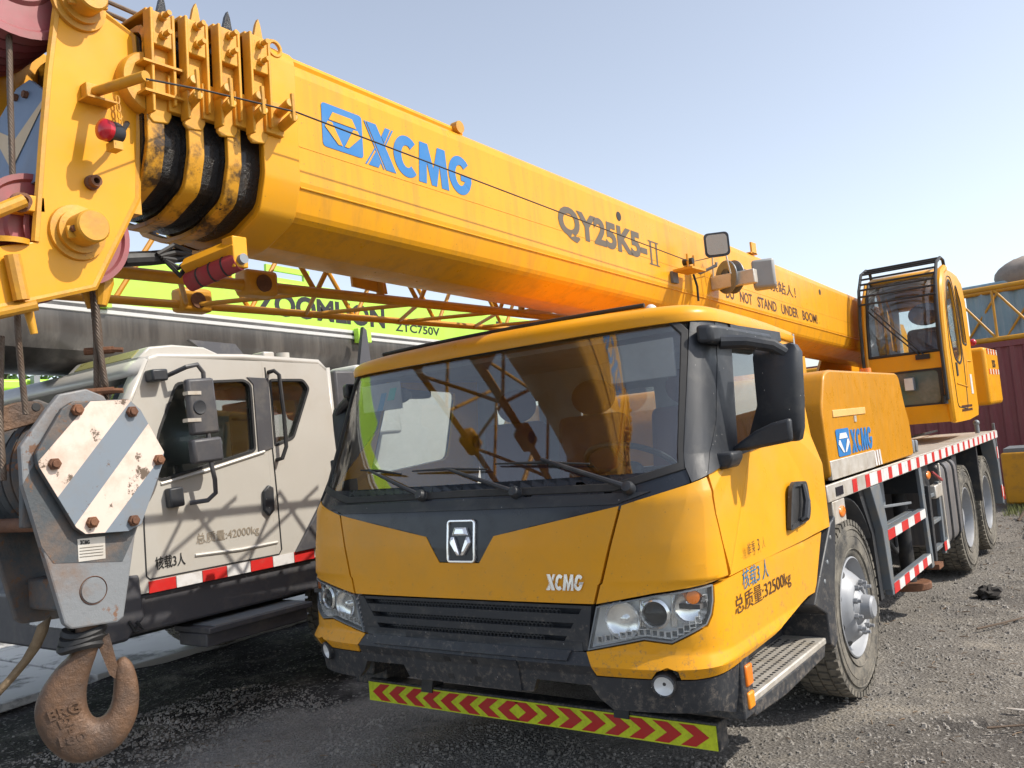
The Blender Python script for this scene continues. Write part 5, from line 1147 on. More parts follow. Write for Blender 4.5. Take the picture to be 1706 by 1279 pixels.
lw = rrect(OX0+.06, 1.72, OX1-.09, 2.05, .04); MB().ringprism([(OX0+.03, 1.70), (OX1-.03, 1.70), (OX1-.03, 2.07), (OX0+.03, 2.07)], lw, 'y', 3.998, 4.025).build('lower_window_frame', 'rubber', crane); MB().prism(lw, 'y', 4.008, 4.012).build('lower_window', M('dark lower glass', (.10, .13, .12), .12, dirt=(.3, .3, .28), da=.5), crane)
gy = [(3.998, 2.24)]+ofr[3:6]+[(4.36, 3.075)]; m = MB(); m.grid([[(x, y, z) for y, z in gy] for x in (OX0+.06, OX1-.06)]); m.build('operator_windscreen', 'opglass', crane, solid=.006, ang=60)
for x in (OX0+.045, OX1-.045): MB().tube([(x, y-.004, z) for y, z in gy], .018, 6).build('screen_pillar', 'rubber', crane)
MB().tube([(OX0+.05, 3.992, 2.245), (OX1-.05, 3.992, 2.245)], .016, 6).build('screen_gasket', 'rubber', crane)
for x in (OX0+.015, OX1-.015): MB().tube([(x, y, z) for y, z in ofr[0:6]], .022, 6).build('corner_post', 'yellow', crane)
MB().tube([(OX1-.01, y-.004*0, z) for y, z in [(4.035, 1.53)]+ofr[0:7]], .04, 10).build('rounded_corner', 'yellow', crane)
# roof guard bars: hoops at both sides, slats between
hoop = [(3.94, 1.74), (3.93, 2.25), (3.98, 2.65), (4.09, 2.98), (4.26, 3.17), (4.5, 3.245), (4.66, 3.235), (4.70, 3.14)]
for x in (OX0-.01, OX1-.02): MB().tube([(x, y, z) for y, z in hoop], .017, 8).build('guard_hoop', 'rubber', crane)
for y, z in ((4.02, 2.82), (4.055, 2.91), (4.09, 2.985), (4.145, 3.05), (4.20, 3.11), (4.26, 3.17), (4.36, 3.205), (4.48, 3.24)): MB().tube([(OX0-.01, y, z), (OX1-.02, y, z)], .012, 6).build('guard_slat', 'rubber', crane)
MB().cyl((OX1-.05, 3.95, 1.70), (OX1-.05, 3.95, 1.78), .03).build('hoop_foot', 'rubber', crane)
for (xa, za), (xb, zb) in (((.98, 2.20), (.50, 2.75)), ((1.02, 2.20), (.54, 2.77))): MB().tube([(xa, 3.965, za), ((xa+xb)/2, 3.96, (za+zb)/2), (xb, 4.06, zb)], .008, 6).build('wiper_arm', 'rubber', crane)
MB().box((.93, 3.95, 2.17), (1.06, 3.99, 2.22)).build('wiper_motor', 'rubber', crane)
s_ = MB().box((.62, 4.75, 1.95), (1.06, 5.25, 2.10)).build('operator_seat', 'seatgrey', crane, bevel=.05, seg=3); MB().box((.62, 5.15, 2.0), (1.06, 5.30, 2.58), Matrix.Rotation(R(-8), 3, 'X')).build('seat_back', 'seatgrey', s_, bevel=.06, seg=3); MB().ball((.84, 5.26, 2.74), (.19, .07, .13)).build('headrest', 'seatgrey', s_)
MB().box((.70, 4.25, 1.56), (.95, 4.45, 2.1)).build('control_console', 'dash', crane, bevel=.03)
# door lines, handle, stickers
dl = rpoly([(4.34, 1.66), (4.94, 1.62), (5.02, 2.1), (5.0, 2.8), (4.85, 3.06), (4.62, 3.06), (4.36, 2.8), (4.28, 2.3)], .08, 4)
MB().tube([(OX1+.001, y, z) for y, z in dl], .006, 5, closed=True).build('door_seam', 'rubber', crane)
MB().box((OX1, 4.50, 1.98), (OX1+.008, 4.58, 2.12)).build('door_handle', 'rubber', crane); MB().box((OX1, 5.3, 1.78), (OX1+.005, 5.42, 2.0)).build('sticker', 'whitetape', crane)
MB().tube([(OX1+.002, 4.45, 1.90), (OX1+.002, 5.1, 1.86), (OX1+.002, 5.22, 2.15), (OX1+.002, 5.5, 2.15)], .008, 5).build('pressed_line', 'yellow', crane)
for r_ in range(2):
    for i in range(8): MB().box((OX1, 4.55+.085*i, 1.60+.04*r_), (OX1+.004, 4.55+.085*i+.06+.015*((i*7) % 3)/3, 1.625+.04*r_)).build('print_mark', 'darktext', crane, smooth=False)
# beacon and work lamp beside the engine cover
MB().cyl((.60, 3.3, 1.95), (.60, 3.3, 2.12), .05, n=18).build('beacon', 'amber', crane); MB().cyl((.60, 3.3, 1.6), (.60, 3.3, 1.95), .05, n=18).build('beacon_post', M('green enamel', (.02, .2, .09), .5), crane)
MB().box((.80, 3.90, 1.86), (.90, 3.97, 2.0)).build('work_lamp', 'frame', crane, bevel=.015); MB().box((.81, 3.894, 1.87), (.89, 3.901, 1.99)).build('work_lamp_lens', 'whitetape', crane)
# ================================================================ hook block hanging from the boom head
hb = empty('hook_block', (0.02, -4.17, .92), 'worn grey hook block with white diagonal stripes and a big rusty hook', 'hook block')
CX = .13
def xy(px, py, x=CX): q = un(px, py, 'x', x); return (q[1], q[2])
octo = [(122, 668), (215, 664), (235, 682), (274, 752), (272, 772), (236, 874), (214, 886), (142, 891), (126, 880), (63, 777), (60, 755), (104, 680)]
def clip(poly, a, b, keep):
    """part of a pixel outline on one side of the line a-b"""
    a, b = np.array(a, float), np.array(b, float); n = V(b[1]-a[1], a[0]-b[0])*keep; out = []
    for i in range(len(poly)):
        p, q = np.array(poly[i], float), np.array(poly[(i+1) % len(poly)], float); sp_, sq = (p-a)@n, (q-a)@n
        if sp_ >= 0: out.append(tuple(p))
        if sp_*sq < 0: out.append(tuple(p+(q-p)*sp_/(sp_-sq)))
    return out
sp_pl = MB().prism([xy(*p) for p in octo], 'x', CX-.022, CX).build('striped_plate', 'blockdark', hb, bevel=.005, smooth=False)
lines = [((65, 765), (150, 667)), ((100, 822), (215, 670)), ((132, 865), (248, 704)), ((190, 868), (272, 757))]
def band_(i):
    p = octo
    if i > 0: p = clip(p, *lines[i-1], -1)
    if i < 4: p = clip(p, *lines[i], 1)
    return p
for i, mname in ((1, 'stripewhite'), (2, 'stripegrey'), (3, 'stripewhite'), (4, 'stripegrey')):
    p = band_(i)
    c = np.mean(octo, 0); MB().prism([xy(*(c+(np.array(q)-c)*.985), x=CX) for q in p], 'x', CX+.0002, CX+.002).build('paint_stripe', mname, sp_pl, smooth=False)
for px, py in ((127, 683), (218, 686), (89, 773), (263, 766), (152, 870), (221, 867)):
    y, z = xy(px, py, CX); MB().cyl((CX-.05, y, z), (CX+.016, y, z), .019, n=6).cyl((CX+.014, y, z), (CX+.022, y, z), .012, n=10).build('plate_bolt', 'rust', hb, ang=20, bevel=.002)
cheek = [(30, 745), (75, 682), (95, 657), (140, 648), (170, 660), (238, 760), (236, 850), (222, 892), (203, 1028), (192, 1036), (116, 1048), (104, 1040), (66, 912), (34, 808)]
for sg, x in ((1, .085), (-1, -.235)):
    o = [(y, z) for y, z in (xy(px, py, .085) for px, py in cheek)]
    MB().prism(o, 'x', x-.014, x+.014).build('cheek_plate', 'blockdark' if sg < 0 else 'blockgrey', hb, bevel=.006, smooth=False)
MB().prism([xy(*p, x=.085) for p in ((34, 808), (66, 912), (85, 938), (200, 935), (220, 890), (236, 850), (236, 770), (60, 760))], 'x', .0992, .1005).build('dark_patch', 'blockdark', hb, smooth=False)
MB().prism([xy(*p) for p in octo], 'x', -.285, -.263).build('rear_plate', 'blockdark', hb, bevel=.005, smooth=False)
dp = [un(px, py, 'x', .102) for px, py in ((129, 898), (175, 893), (176, 930), (131, 936))]; MB().add([tuple(p) for p in dp], [(0, 1, 2, 3)]).build('data_plate', 'plate', hb, smooth=False)
f = quadmap(un(133, 907, 'x', .1035), un(150, 906, 'x', .1035), un(133, 900, 'x', .1035), un(150, 899, 'x', .1035)); blockword(f, 'blacktext', hb)
for i in range(4): a_, b_ = un(133, 913+5*i, 'x', .1032), un(172, 909+5*i, 'x', .1032); MB().tube([a_, b_], .0009, 4).build('printed_line', 'greytext', hb)
y, z = xy(156, 983, .1); MB().lathe([(.04, 0), (.038, .004), (.0, .005)], (.0995, y, z), (1, 0, 0), 28).build('trunnion_cap', 'blockgrey', hb); MB().lathe([(.041, 0), (.0425, .003), (.044, 0)], (.0995, y, z), (1, 0, 0), 28).build('trunnion_ring', 'rust', hb)
cy, cz = xy(150, 778, .0)
for x in (.045, -.02, -.085, -.15, -.20): MB().lathe([(.02, -.026), (.12, -.026), (.125, -.016), (.185, -.016), (.192, -.026), (.212, -.026), (.208, -.02), (.190, 0), (.208, .02), (.212, .026), (.192, .026), (.185, .016), (.125, .016), (.12, .026), (.02, .026)], (x, cy-.01, cz), (1, 0, 0), 48).build('block_sheave', 'blockdark', hb, ang=30)
MB().cyl((-.29, cy, cz), (.10, cy, cz), .03).build('sheave_pin', 'rust', hb)
cs = xy(140, 985, .0); MB().box((-.22, cs[0]-.075, cs[1]-.05), (.07, cs[0]+.06, cs[1]+.05)).build('crosshead', 'blockdark', hb, bevel=.01); MB().cyl((-.02, cs[0]-.0, cs[1]+.05), (-.02, cs[0], cs[1]+.16), .06, n=20).build('hook_nut', 'blockdark', hb)
MB().cyl((-.22, cy-.20, cz-.16), (.07, cy-.20, cz-.16), .022).build('spacer_bolt', 'rust', hb); MB().cyl((-.24, cy-.20, cz+.02), (.1, cy-.20, cz+.02), .014).build('spacer_bolt', 'rust', hb)
MB().cyl((-.24, cy+.0, cz+.215), (.09, cy+.0, cz+.215), .016).build('spacer_bolt', 'rust', hb)
# rope guard arm, rusty, with a hole
ga = [xy(*p, x=-.02) for p in ((-30, 690), (30, 668), (70, 668), (80, 690), (60, 705), (-30, 730))]; MB().prism(rpoly(ga, .03), 'x', -.05, -.02).build('rope_guard', 'hookrust', hb, bevel=.004); y, z = xy(60, 678, -.02); MB().lathe([(.014, 0), (.012, .002), (0, .002)], (-.0195, y, z), (1, 0, 0), 14).build('guard_hole', 'rubber', hb)
ga = [xy(*p, x=.03) for p in ((28, 880), (28, 780), (95, 680), (112, 684), (50, 790), (48, 880))]; MB().prism(ga, 'x', .04, .07).build('side_guard', 'blockdark', hb, bevel=.004)
# the hook: elliptical sections swept along its bend, lying in a plane turned towards the front left
hc = V(.0, -4.165, 1.1); hn = V(.905, -.427, 0)
def hpl(px, py):
    d = fwd+rt*(px-853)/FPX-up*(py-639.5)/FPX; t = ((hc-CAM)@hn)/(d@hn); return CAM+t*d
prs = [((126, 1035), (172, 1035)), ((124, 1060), (170, 1058)), ((116, 1090), (161, 1088)), ((92, 1115), (151, 1118)), ((68, 1150), (145, 1145)), ((57, 1185), (145, 1168)), ((64, 1222), (149, 1183)), ((88, 1253), (155, 1192)), ((122, 1270), (162, 1196)), ((165, 1261), (170, 1194)), ((202, 1238), (179, 1185)), ((225, 1200), (186, 1168)), ((232, 1165), (189, 1145)), ((229, 1130), (190, 1120)), ((220, 1104), (194, 1102)), ((209, 1094), (202, 1095))]
thk = [.045, .044, .042, .042, .044, .046, .047, .048, .048, .046, .042, .037, .032, .028, .022, .01]
rings = []; N_ = 20
def catm(P, n=3):
    out = []
    for i in range(len(P)-1):
        p0, p1, p2, p3 = P[max(0, i-1)], P[i], P[i+1], P[min(len(P)-1, i+2)]
        for j in range(n):
            t = j/n; out.append(.5*((2*p1)+(-p0+p2)*t+(2*p0-5*p1+4*p2-p3)*t*t+(-p0+3*p1-3*p2+p3)*t**3))
    return out+[P[-1]]
O_ = catm([hpl(*a) for a, b in prs]); I_ = catm([hpl(*b) for a, b in prs]); T_ = catm([V(t) for t in thk])
for o, i, t in zip(O_, I_, T_):
    c = (o+i)/2; e = (o-i)/2
    rings.append([c+e*math.copysign(abs(math.cos(q))**.75, math.cos(q))+hn*t[0]*math.copysign(abs(math.sin(q))**.75, math.sin(q)) for q in np.linspace(0, 2*math.pi, N_+1)[:-1]])
m = MB(); k = len(rings); m.add([p for r_ in rings for p in r_], [(i*N_+j, i*N_+(j+1) % N_, (i+1)*N_+(j+1) % N_, (i+1)*N_+j) for i in range(k-1) for j in range(N_)]+[tuple(range(N_)), tuple(range((k-1)*N_, k*N_))])
hk = m.build('hook', 'hookrust', hb, ang=60)
lt = [hpl(*p) for p in ((158, 1062), (182, 1056), (200, 1124), (195, 1131), (182, 1122))]; MB().add([p+hn*.012 for p in lt]+[p+hn*.018 for p in lt], [tuple(range(5)), tuple(range(5, 10))]+[(i, (i+1) % 5, 5+(i+1) % 5, 5+i) for i in range(5)]).build('safety_latch', 'hookrust', hb)
MB().add([p-hn*.018 for p in lt]+[p-hn*.012 for p in lt], [tuple(range(5)), tuple(range(5, 10))]+[(i, (i+1) % 5, 5+(i+1) % 5, 5+i) for i in range(5)]).build('safety_latch', 'hookrust', hb)
def emb(s, c0, c1, h):   # raised cast letters: lower-left and lower-right pixel, height in pixels
    c0, c1 = np.array(c0, float), np.array(c1, float); d = (c1-c0)/np.linalg.norm(c1-c0); nrm_ = V(d[1], -d[0])
    vs_, fs = textmesh(s, .03)
    def on(u, v, o): q = c0+(c1-c0)*u+nrm_*h*v; return hpl(*q)+hn*o
    k = len(vs_); m = MB(); m.v = []
    P0 = [on(*p, .030) for p in vs_]; P1 = [on(*p, .0495) for p in vs_]
    from collections import Counter
    ec = Counter(tuple(sorted((f[i], f[(i+1) % len(f)]))) for f in fs for i in range(len(f)))
    m.add(P0+P1, [tuple(i+k for i in f) for f in fs]+[(a, b, b+k, a+k) for (a, b), n in ec.items() if n == 1]); m.build('cast_lettering', 'hookrust', hb, ang=20)
emb('BRG', (84, 1196), (136, 1178), 18); emb('12', (101, 1208), (124, 1199), 15); emb('P', (116, 1218), (125, 1215), 10); emb('180', (101, 1238), (146, 1226), 16)
# dark webbing wound round the shank
for i in range(3):
    c = hpl(140-3*i, 1052+11*i); MB().tube([c+V(.055*math.cos(t), .055*math.sin(t), .006*math.sin(2*t+i)) for t in np.linspace(0, 6.283, 25)[:-1]], .014, 6, closed=True).build('webbing_turn', 'rubber', hb)
# frayed strap hanging from the block
sp0 = [hpl(*p)-hn*.03 for p in ((74, 1036), (66, 1062), (52, 1090), (30, 1118), (4, 1148), (-40, 1195))]; m = MB(); rows = []
for i, p in enumerate(sp0): w_ = .022+.012*min(i, 3)/3; d = V(.3, .75, .45); rows.append([p-d*w_, p+hn*.006, p+d*w_])
m.grid(rows); strap = m.build('frayed_strap', M('dirty webbing', (.24, .17, .1), .9, bump=.6, bscale=90, dirt=(.1, .07, .04), da=.7, dlo=.4, dhi=.65, dscale=12), None, solid=.012, ang=60); tag(strap, 'frayed brown strap hanging from the striped hook block', 'strap')
# ropes between head and block (each fall is one length of rope)
def fall(pts, label):
    P = [un(px, py, 'x', x) for px, py, x in pts]; o = MB(); L_ = np.linspace(0, 1, 60); path = []
    cum = np.concatenate(([0], np.cumsum([np.linalg.norm(P[i+1]-P[i]) for i in range(len(P)-1)]))); cum /= cum[-1]
    for t in L_: path.append(np.array([np.interp(t, cum, [p[j] for p in P]) for j in range(3)]))
    r = .0078; ln_ = np.linalg.norm(P[-1]-P[0])
    m = MB()
    for s_ in range(6):   # six strands laid helically
        pts_ = [p+.0055*V(math.cos(2*math.pi*(t*ln_/.075)+s_*1.047), math.sin(2*math.pi*(t*ln_/.075)+s_*1.047), 0) for t, p in zip(np.linspace(0, 1, 150), [np.array([np.interp(t, L_, [q[j] for q in path]) for j in range(3)]) for t in np.linspace(0, 1, 150)])]
        m.tube(pts_, .0042, 5)
    return tag(m.build('hoist_rope', 'rope', None, ang=80), label, 'wire rope', 'rope falls of the hook')
fall([(13, -30, .14), (18, 200, .13), (30, 560, .10), (43, 690, .06)], 'leftmost long wire rope running down past the blue chevron board')
fall([(153, 470, .10), (160, 560, .09), (161, 640, .06), (158, 700, .02)], 'left one of three wire ropes above the striped plate')
fall([(157, 480, .04), (166, 560, .04), (172, 650, .03), (173, 690, .02)], 'middle one of three wire ropes above the striped plate')
fall([(160, 485, .11), (163, 560, .105), (176, 640, .09), (178, 690, .03)], 'right one of three wire ropes above the striped plate')
fall([(2, 560, .0), (0, 700, .0), (6, 800, .0)], 'short wire rope at the left edge beside the rusty guard')
for py in (584, 652):
    p = un(164, py, 'x', .08); c = MB().tube([p+V(-.03, -.03, 0), p+V(.03, .035, .0)], .012, 8).build('rope_clamp', 'rust', hb); MB().tube([p+V(.03, .03, 0), p+V(.05, .055, -.003)], .009, 6).build('clamp_bolt', 'rust', hb)
# ================================================================ white crane truck parked alongside
WX = -2.5
wt = empty('white_crane', (-3.85, 0, 0), 'cream white crane truck with grey and lime boom parked beside the yellow crane', 'truck crane')
def wp(px, py, x=WX): q = un(px, py, 'x', x); return (q[1], q[2])
def wq(px, py, o=0.): q = un(px, py, 'x', WX); return V(WX+o, q[1], q[2])
side = [(-2.36, 2.50), (-2.30, 2.55), (-.90, 2.52), (-.83, 2.46), (-.78, 1.9), (-.78, .99), (-2.72, .99), (-2.80, 1.2), (-2.78, 1.62)]
w1 = rpoly([wp(*p) for p in ((292, 636), (407, 631), (419, 640), (427, 752), (268, 803), (252, 790), (262, 720))], .04)
w2 = rpoly([wp(*p) for p in ((448, 631), (505, 631), (516, 646), (490, 731), (457, 745))], .03)
ym = wp(443, 700)[0]
A_ = [(-2.36, 2.50), (-2.30, 2.52), (ym, 2.51), (ym, .99), (-2.72, .99), (-2.80, 1.2), (-2.78, 1.62)]
B_ = [(ym, 2.51), (-.90, 2.495), (-.83, 2.44), (-.78, 1.9), (-.78, .99), (ym, .99)]
for sg, x in ((1, WX), (-1, -5.2)):
    a, b = sorted((x, x-sg*.05))
    s1 = MB().ringprism(A_, w1, 'x', a, b).build('cab_side', 'cream', wt, ang=30, bevel=.008); MB().ringprism(B_, w2, 'x', a, b).build('cab_side', 'cream', wt, ang=30, bevel=.008)
    for w_ in (w1, w2):
        MB().prism(w_, 'x', x-sg*.03, x-sg*.025).build('cab_window', 'sideglass', wt); MB().ringprism(w_, grow(w_, -.018), 'x', *sorted((x-sg*.02, x+sg*.004))).build('window_gasket', 'rubber', wt)
pl = [wp(*p) for p in ((410, 628), (446, 630), (455, 746), (430, 756), (421, 640))]; MB().prism(pl, 'x', WX+.001, WX+.008).build('window_pillar', 'cabgrey', wt, bevel=.003)
# front: windscreen with frame, roof, bonnet
def tr(pts, name, mat, x0=-5.19, x1=WX-.01, th=.04): m = MB(); m.grid([[(x, y, z) for y, z in pts] for x in np.linspace(x0, x1, 12)]); return m.build(name, mat, wt, solid=th, ang=50)
tr([(-2.36, 2.48), (-2.34, 2.515), (-2.28, 2.53), (-1.6, 2.54), (-.9, 2.515), (-.83, 2.45)], 'cab_roof', 'cream'); tr([(-.80, 2.47), (-.78, 1.9), (-.78, 1.0)], 'cab_back', 'cream')
tr([(-2.425, 2.40), (-2.72, 1.72)], 'windscreen', glass('truck windscreen', (.3, .36, .34), .05), -5.08, WX-.14, .008); tr([(-2.36, 2.505), (-2.425, 2.40)], 'windscreen_header', 'cream'); tr([(-2.72, 1.72), (-2.79, 1.62), (-2.81, 1.2), (-2.74, .99)], 'front_panel', 'cream')
for x in (WX-.07, -5.13): m = MB(); m.grid([[(x+dx, y, z) for y, z in ((-2.35, 2.50), (-2.50, 2.22), (-2.76, 1.64))] for dx in (-.06, .062)]); m.build('windscreen_pillar', 'cream', wt, solid=.06)
# door seam, handle, grab rail, mirrors, strip, lettering
MB().tube([wq(*p, .001) for p in ((441, 612), (449, 700), (462, 830), (469, 915), (465, 923), (250, 965), (244, 960), (240, 880), (238, 800))], .0055, 5).build('door_seam', 'rubber', wt)
c = [wq(*p, .012) for p in ((444, 808), (452, 812), (454, 850), (446, 860), (437, 850), (436, 818))]; MB().add([p-V(.01, 0, 0) for p in c]+[p+V(.02, 0, 0) for p in c], [tuple(range(6)), tuple(range(6, 12))]+[(i, (i+1) % 6, 6+(i+1) % 6, 6+i) for i in range(6)]).build('door_handle', 'black', wt, bevel=.008)
MB().tube([wq(447, 620, 0), wq(448, 619, .06), wq(455, 626, .07), wq(463, 690, .07), wq(467, 745, .07), wq(462, 764, .06), wq(461, 766, 0)], .016, 8).build('grab_rail', 'rubber', wt)
for k in range(7):
    y0 = -2.46+.195*k; MB().box((WX+.001, y0, .985), (WX+.006, y0+.19, 1.06)).build('red_marker' if k % 2 == 0 else 'white_marker', 'redtape' if k % 2 == 0 else 'whitetape', wt, smooth=False)
o_ = .004
def wtext(s, p0, p1, h, mat, **k): a, b = wq(*p0, o_), wq(*p1, o_); b[2] = a[2]; letters(s, quadmap(a, b, a+V(0, 0, h), b+V(0, 0, h)), mat, wt, **k)
wtext('核载3人', (259, 950), (309, 940), .085, 'blacktext', bold=.012); wtext('总质量:42000kg', (327, 910), (432, 893), .085, M('faded grey print', (.26, .22, .17), .6), bold=.012)
# pressed line on the door
MB().tube([wq(325, 925, 0), wq(400, 915, .004), wq(462, 903, 0)], .012, 6).build('pressed_line', 'cream', wt)
MB().tube([wq(268, 806, 0), wq(330, 788, .004), wq(440, 752, .004)], .012, 6).build('pressed_line', 'cream', wt)
# mirrors on their arm, standing out from the A pillar
ao = .16
arm = [wq(272, 628, .02), wq(288, 616, ao), wq(306, 612, ao), wq(316, 625, ao), wq(322, 700, ao), wq(328, 770, ao), wq(335, 800, ao), wq(341, 822, ao*.8), wq(332, 834, .1), wq(312, 838, .03)]
mi = MB().tube(arm, .016, 8).build('mirror_arm', 'cabgrey', wt)
def mbox(p, q, name, o0, o1, mat='cabgrey', bev=.02): a, b = un(*p, 'x', WX+ao), un(*q, 'x', WX+ao); MB().box((WX+o0, min(a[1], b[1]), min(a[2], b[2])), (WX+o1, max(a[1], b[1]), max(a[2], b[2])), Matrix.Rotation(R(3), 3, 'X')).build(name, mat, mi, bevel=bev)
mbox((310, 630), (362, 722), 'main_mirror', .12, .185); mbox((318, 731), (370, 768), 'wide_mirror', .11, .19); mbox((296, 812), (322, 842), 'mirror_foot', .0, .07, 'black', .012); mbox((262, 612), (290, 632), 'arm_joint', .0, .1, 'black', .012)
p = un(333, 678, 'x', WX+.187); MB().lathe([(.05, 0), (.045, .006), (.03, .002), (0, .004)], p, (1, 0, 0), 20).build('mirror_hub', 'black', mi)
for py in (655, 700): p = un(320, py, 'x', WX+ao); MB().box(tuple(p-V(.03, .05, .012)), tuple(p+V(.03, .05, .012))).build('mirror_clamp', 'alu', mi)
# roof lamp box, vent, beacon
lb = MB().prism([(-2.36, 2.53), (-2.28, 2.61), (-2.1, 2.63), (-1.85, 2.62), (-1.62, 2.53)], 'x', -3.6, -2.62).build('roof_lamp_box', 'cream', wt, bevel=.012); MB().prism([(-2.352, 2.546), (-2.344, 2.538), (-2.286, 2.596), (-2.294, 2.604)], 'x', -3.5, -2.72).build('lamp_panel', M('yellowish lamp panel', (.3, .28, .1), .3), lb)
MB().cyl((-2.66, -1.12, 2.52), (-2.66, -1.12, 2.60), .05).build('roof_beacon', 'cream', wt); MB().box((-2.75, -1.35, 2.54), (-2.6, -1.25, 2.60)).build('roof_vent', 'cream', wt, bevel=.01)
MB().prism([(-1.55, 2.78), (-1.12, 2.76), (-.98, 2.60), (-1.25, 2.58)], 'x', -3.30, -3.26).build('boom_rest_plate', 'cabgrey', wt)
MB().prism([(.20, 2.30), (.45, 2.30), (.40, 2.95), (.36, 2.98)], 'x', -3.30, -3.26).build('boom_rest_fin', 'cabgrey', wt)
# dark body below: skirt, step, bumper, wheel, chassis
MB().box((-5.15, -2.70, .74), (WX-.03, -.70, .985)).build('skirt', 'cabgrey', wt, bevel=.02)
a, b = wp(310, 1012), wp(500, 985); st = MB().box((WX-.25, -2.15, .66), (WX+.16, -1.28, .70)).build('cab_step', 'cabgrey', wt, bevel=.006); MB().box((WX-.2, -2.15, .57), (WX+.12, -1.30, .66)).build('step_side', 'cabgrey', wt, bevel=.01); MB().box((WX-.1, -2.1, .7005), (WX+.15, -1.33, .706)).build('step_tread', 'steel', wt)
MB().prism([(-2.95, .72), (-2.62, .72), (-2.50, .84), (-2.52, 1.12), (-2.82, 1.14), (-2.95, 1.05)], 'x', -5.2, WX+.01).build('front_bumper', 'cabgrey', wt, bevel=.02); MB().box((WX-.1, -2.80, .90), (WX+.016, -2.62, 1.07)).build('corner_lamp', 'clear', wt, bevel=.01); MB().box((WX-.1, -2.79, .91), (WX+.008, -2.63, 1.06)).build('corner_lamp_back', 'reflector', wt)
MB().prism([wp(*p) for p in ((490, 920), (545, 812), (556, 815), (556, 905))], 'x', WX+.002, WX+.03).build('corner_guard', 'cabgrey', wt, bevel=.006)
MB().tube([un(215, 1035, 'x', WX+.02), un(225, 1052, 'x', WX+.02), un(238, 1048, 'x', WX+.02), un(228, 1036, 'x', WX+.02)], .01, 6).build('tow_loop', 'rubber', wt)
for x in (-2.72, -4.98):
    for y in (-.35, 2.3, 3.8, 7.2):
        g = MB(); tyre_mesh(g, (x, y, .56), (1, 0, 0), .57, .34, .31); wh = g.build('wheel', 'tyre', wt, ang=40); MB().lathe([(.30, .1), (.28, .0), (.12, .06), (.0, .08)], (x+.02, y, .56), (1, 0, 0), 32).build('rim', 'steel', wh)
MB().box((-4.5, -2.5, .6), (-3.2, 9, 1.1)).build('chassis', 'darksteel', wt); MB().box((-5.15, -.6, 1.1), (WX-.05, 9.0, 1.3)).build('deck', 'cabgrey', wt); MB().box((-5.15, -.5, 1.3), (-2.75, 1.4, 2.45)).build('engine_housing', 'white', wt, bevel=.03)
MB().box((WX-.12, -.72, 1.7), (WX-.02, -.45, 2.45)).build('air_intake', 'cabgrey', wt, bevel=.02); MB().box((WX-.35, -.5, 1.9), (WX+.0, .0, 2.5)).build('air_cleaner', 'white', wt, bevel=.03)
# cab inside
MB().box((-5.1, -2.6, 1.2), (WX-.06, -.82, 1.25)).build('cab_floor', 'dash', wt); MB().box((-5.1, -2.75, 1.25), (WX-.1, -2.35, 1.66)).build('dashboard', 'dash', wt, bevel=.04)
for x in (-2.95, -4.7):
    s_ = MB().box((x-.26, -1.75, 1.5), (x+.26, -1.25, 1.62)).build('seat', 'seatgrey', wt, bevel=.05); MB().box((x-.25, -1.3, 1.6), (x+.25, -1.15, 2.2)).build('seat_back', 'seatgrey', s_, bevel=.05)
# boom: grey below, white line, lime above; nested end at the front
WB0 = V(-3.9, -2.15, 3.04)
def wb(x, s, t): return WB0+V(x, 0, 0)+BY*s+BZ*t
def wsec(s0, s1, prof, name, mat):
    full = prof+[(-x, t) for x, t in prof[::-1] if abs(x) > 1e-6]; k = len(full)
    return MB().add([wb(x, s0, t) for x, t in full]+[wb(x, s1, t) for x, t in full], [tuple(range(k)), tuple(range(k, 2*k))]+[(i, (i+1) % k, k+(i+1) % k, k+i) for i in range(k)]).build(name, mat, wt, ang=25)
wsec(-2.4, 9.5, [(0, -.47), (.16, -.46), (.30, -.42), (.40, -.34), (.45, -.22), (.45, -.06)], 'boom_lower', 'boomgrey'); wsec(-2.4, 9.5, [(.452, -.06), (.462, -.055), (.462, -.03), (.452, -.025)], 'boom_white_line', 'boomwhite'); wsec(-2.4, 9.5, [(.45, -.025), (.45, -.002)], 'boom_groove', 'boomgrey'); wsec(-2.4, 9.5, [(.45, -.002), (.456, .002), (.456, .026), (.45, .03)], 'boom_white_line', 'boomwhite')
wsec(-1.2, 9.5, [(.45, .03), (.45, .39), (.42, .43), (0, .43)], 'boom_upper', 'limegreen'); wsec(-2.4, 1.0, [(.44, .03), (.44, .16), (.40, .2), (0, .2)], 'boom_inner', 'limegreen')
letters('ZOOMLION', quadmap(wb(.453, 1.40, .085), wb(.453, 3.0, .085), wb(.453, 1.40, .30), wb(.453, 3.0, .30)), 'blacktext', wt, bold=.035, spacing=1.0)
letters('ZTC750V', quadmap(wb(.453, 3.15, .075), wb(.453, 3.85, .075), wb(.453, 3.15, .165), wb(.453, 3.85, .165)), 'blacktext', wt, bold=.02)
letters('75', quadmap(wb(.453, 4.9, .10), wb(.453, 5.6, .10), wb(.453, 4.9, .34), wb(.453, 5.6, .34)), 'blacktext', wt, bold=.05)
fr_ = [(1.55, .40), (2.05, .40), (2.05, .56), (1.55, .56)]; fi_ = [(1.62, .45), (1.98, .45), (1.98, .51), (1.62, .51)]
MB().add([wb(x_, *q) for x_ in (.40, .43) for q in fr_+fi_], [(i, (i+1) % 4, 4+(i+1) % 4, 4+i) for i in range(4)]+[(8+i, 8+(i+1) % 4, 12+(i+1) % 4, 12+i) for i in range(4)]+[(i, (i+1) % 4, 8+(i+1) % 4, 8+i) for i in range(4)]+[(4+i, 4+(i+1) % 4, 12+(i+1) % 4, 12+i) for i in range(4)]).build('top_frame', 'limegreen', wt, smooth=False)
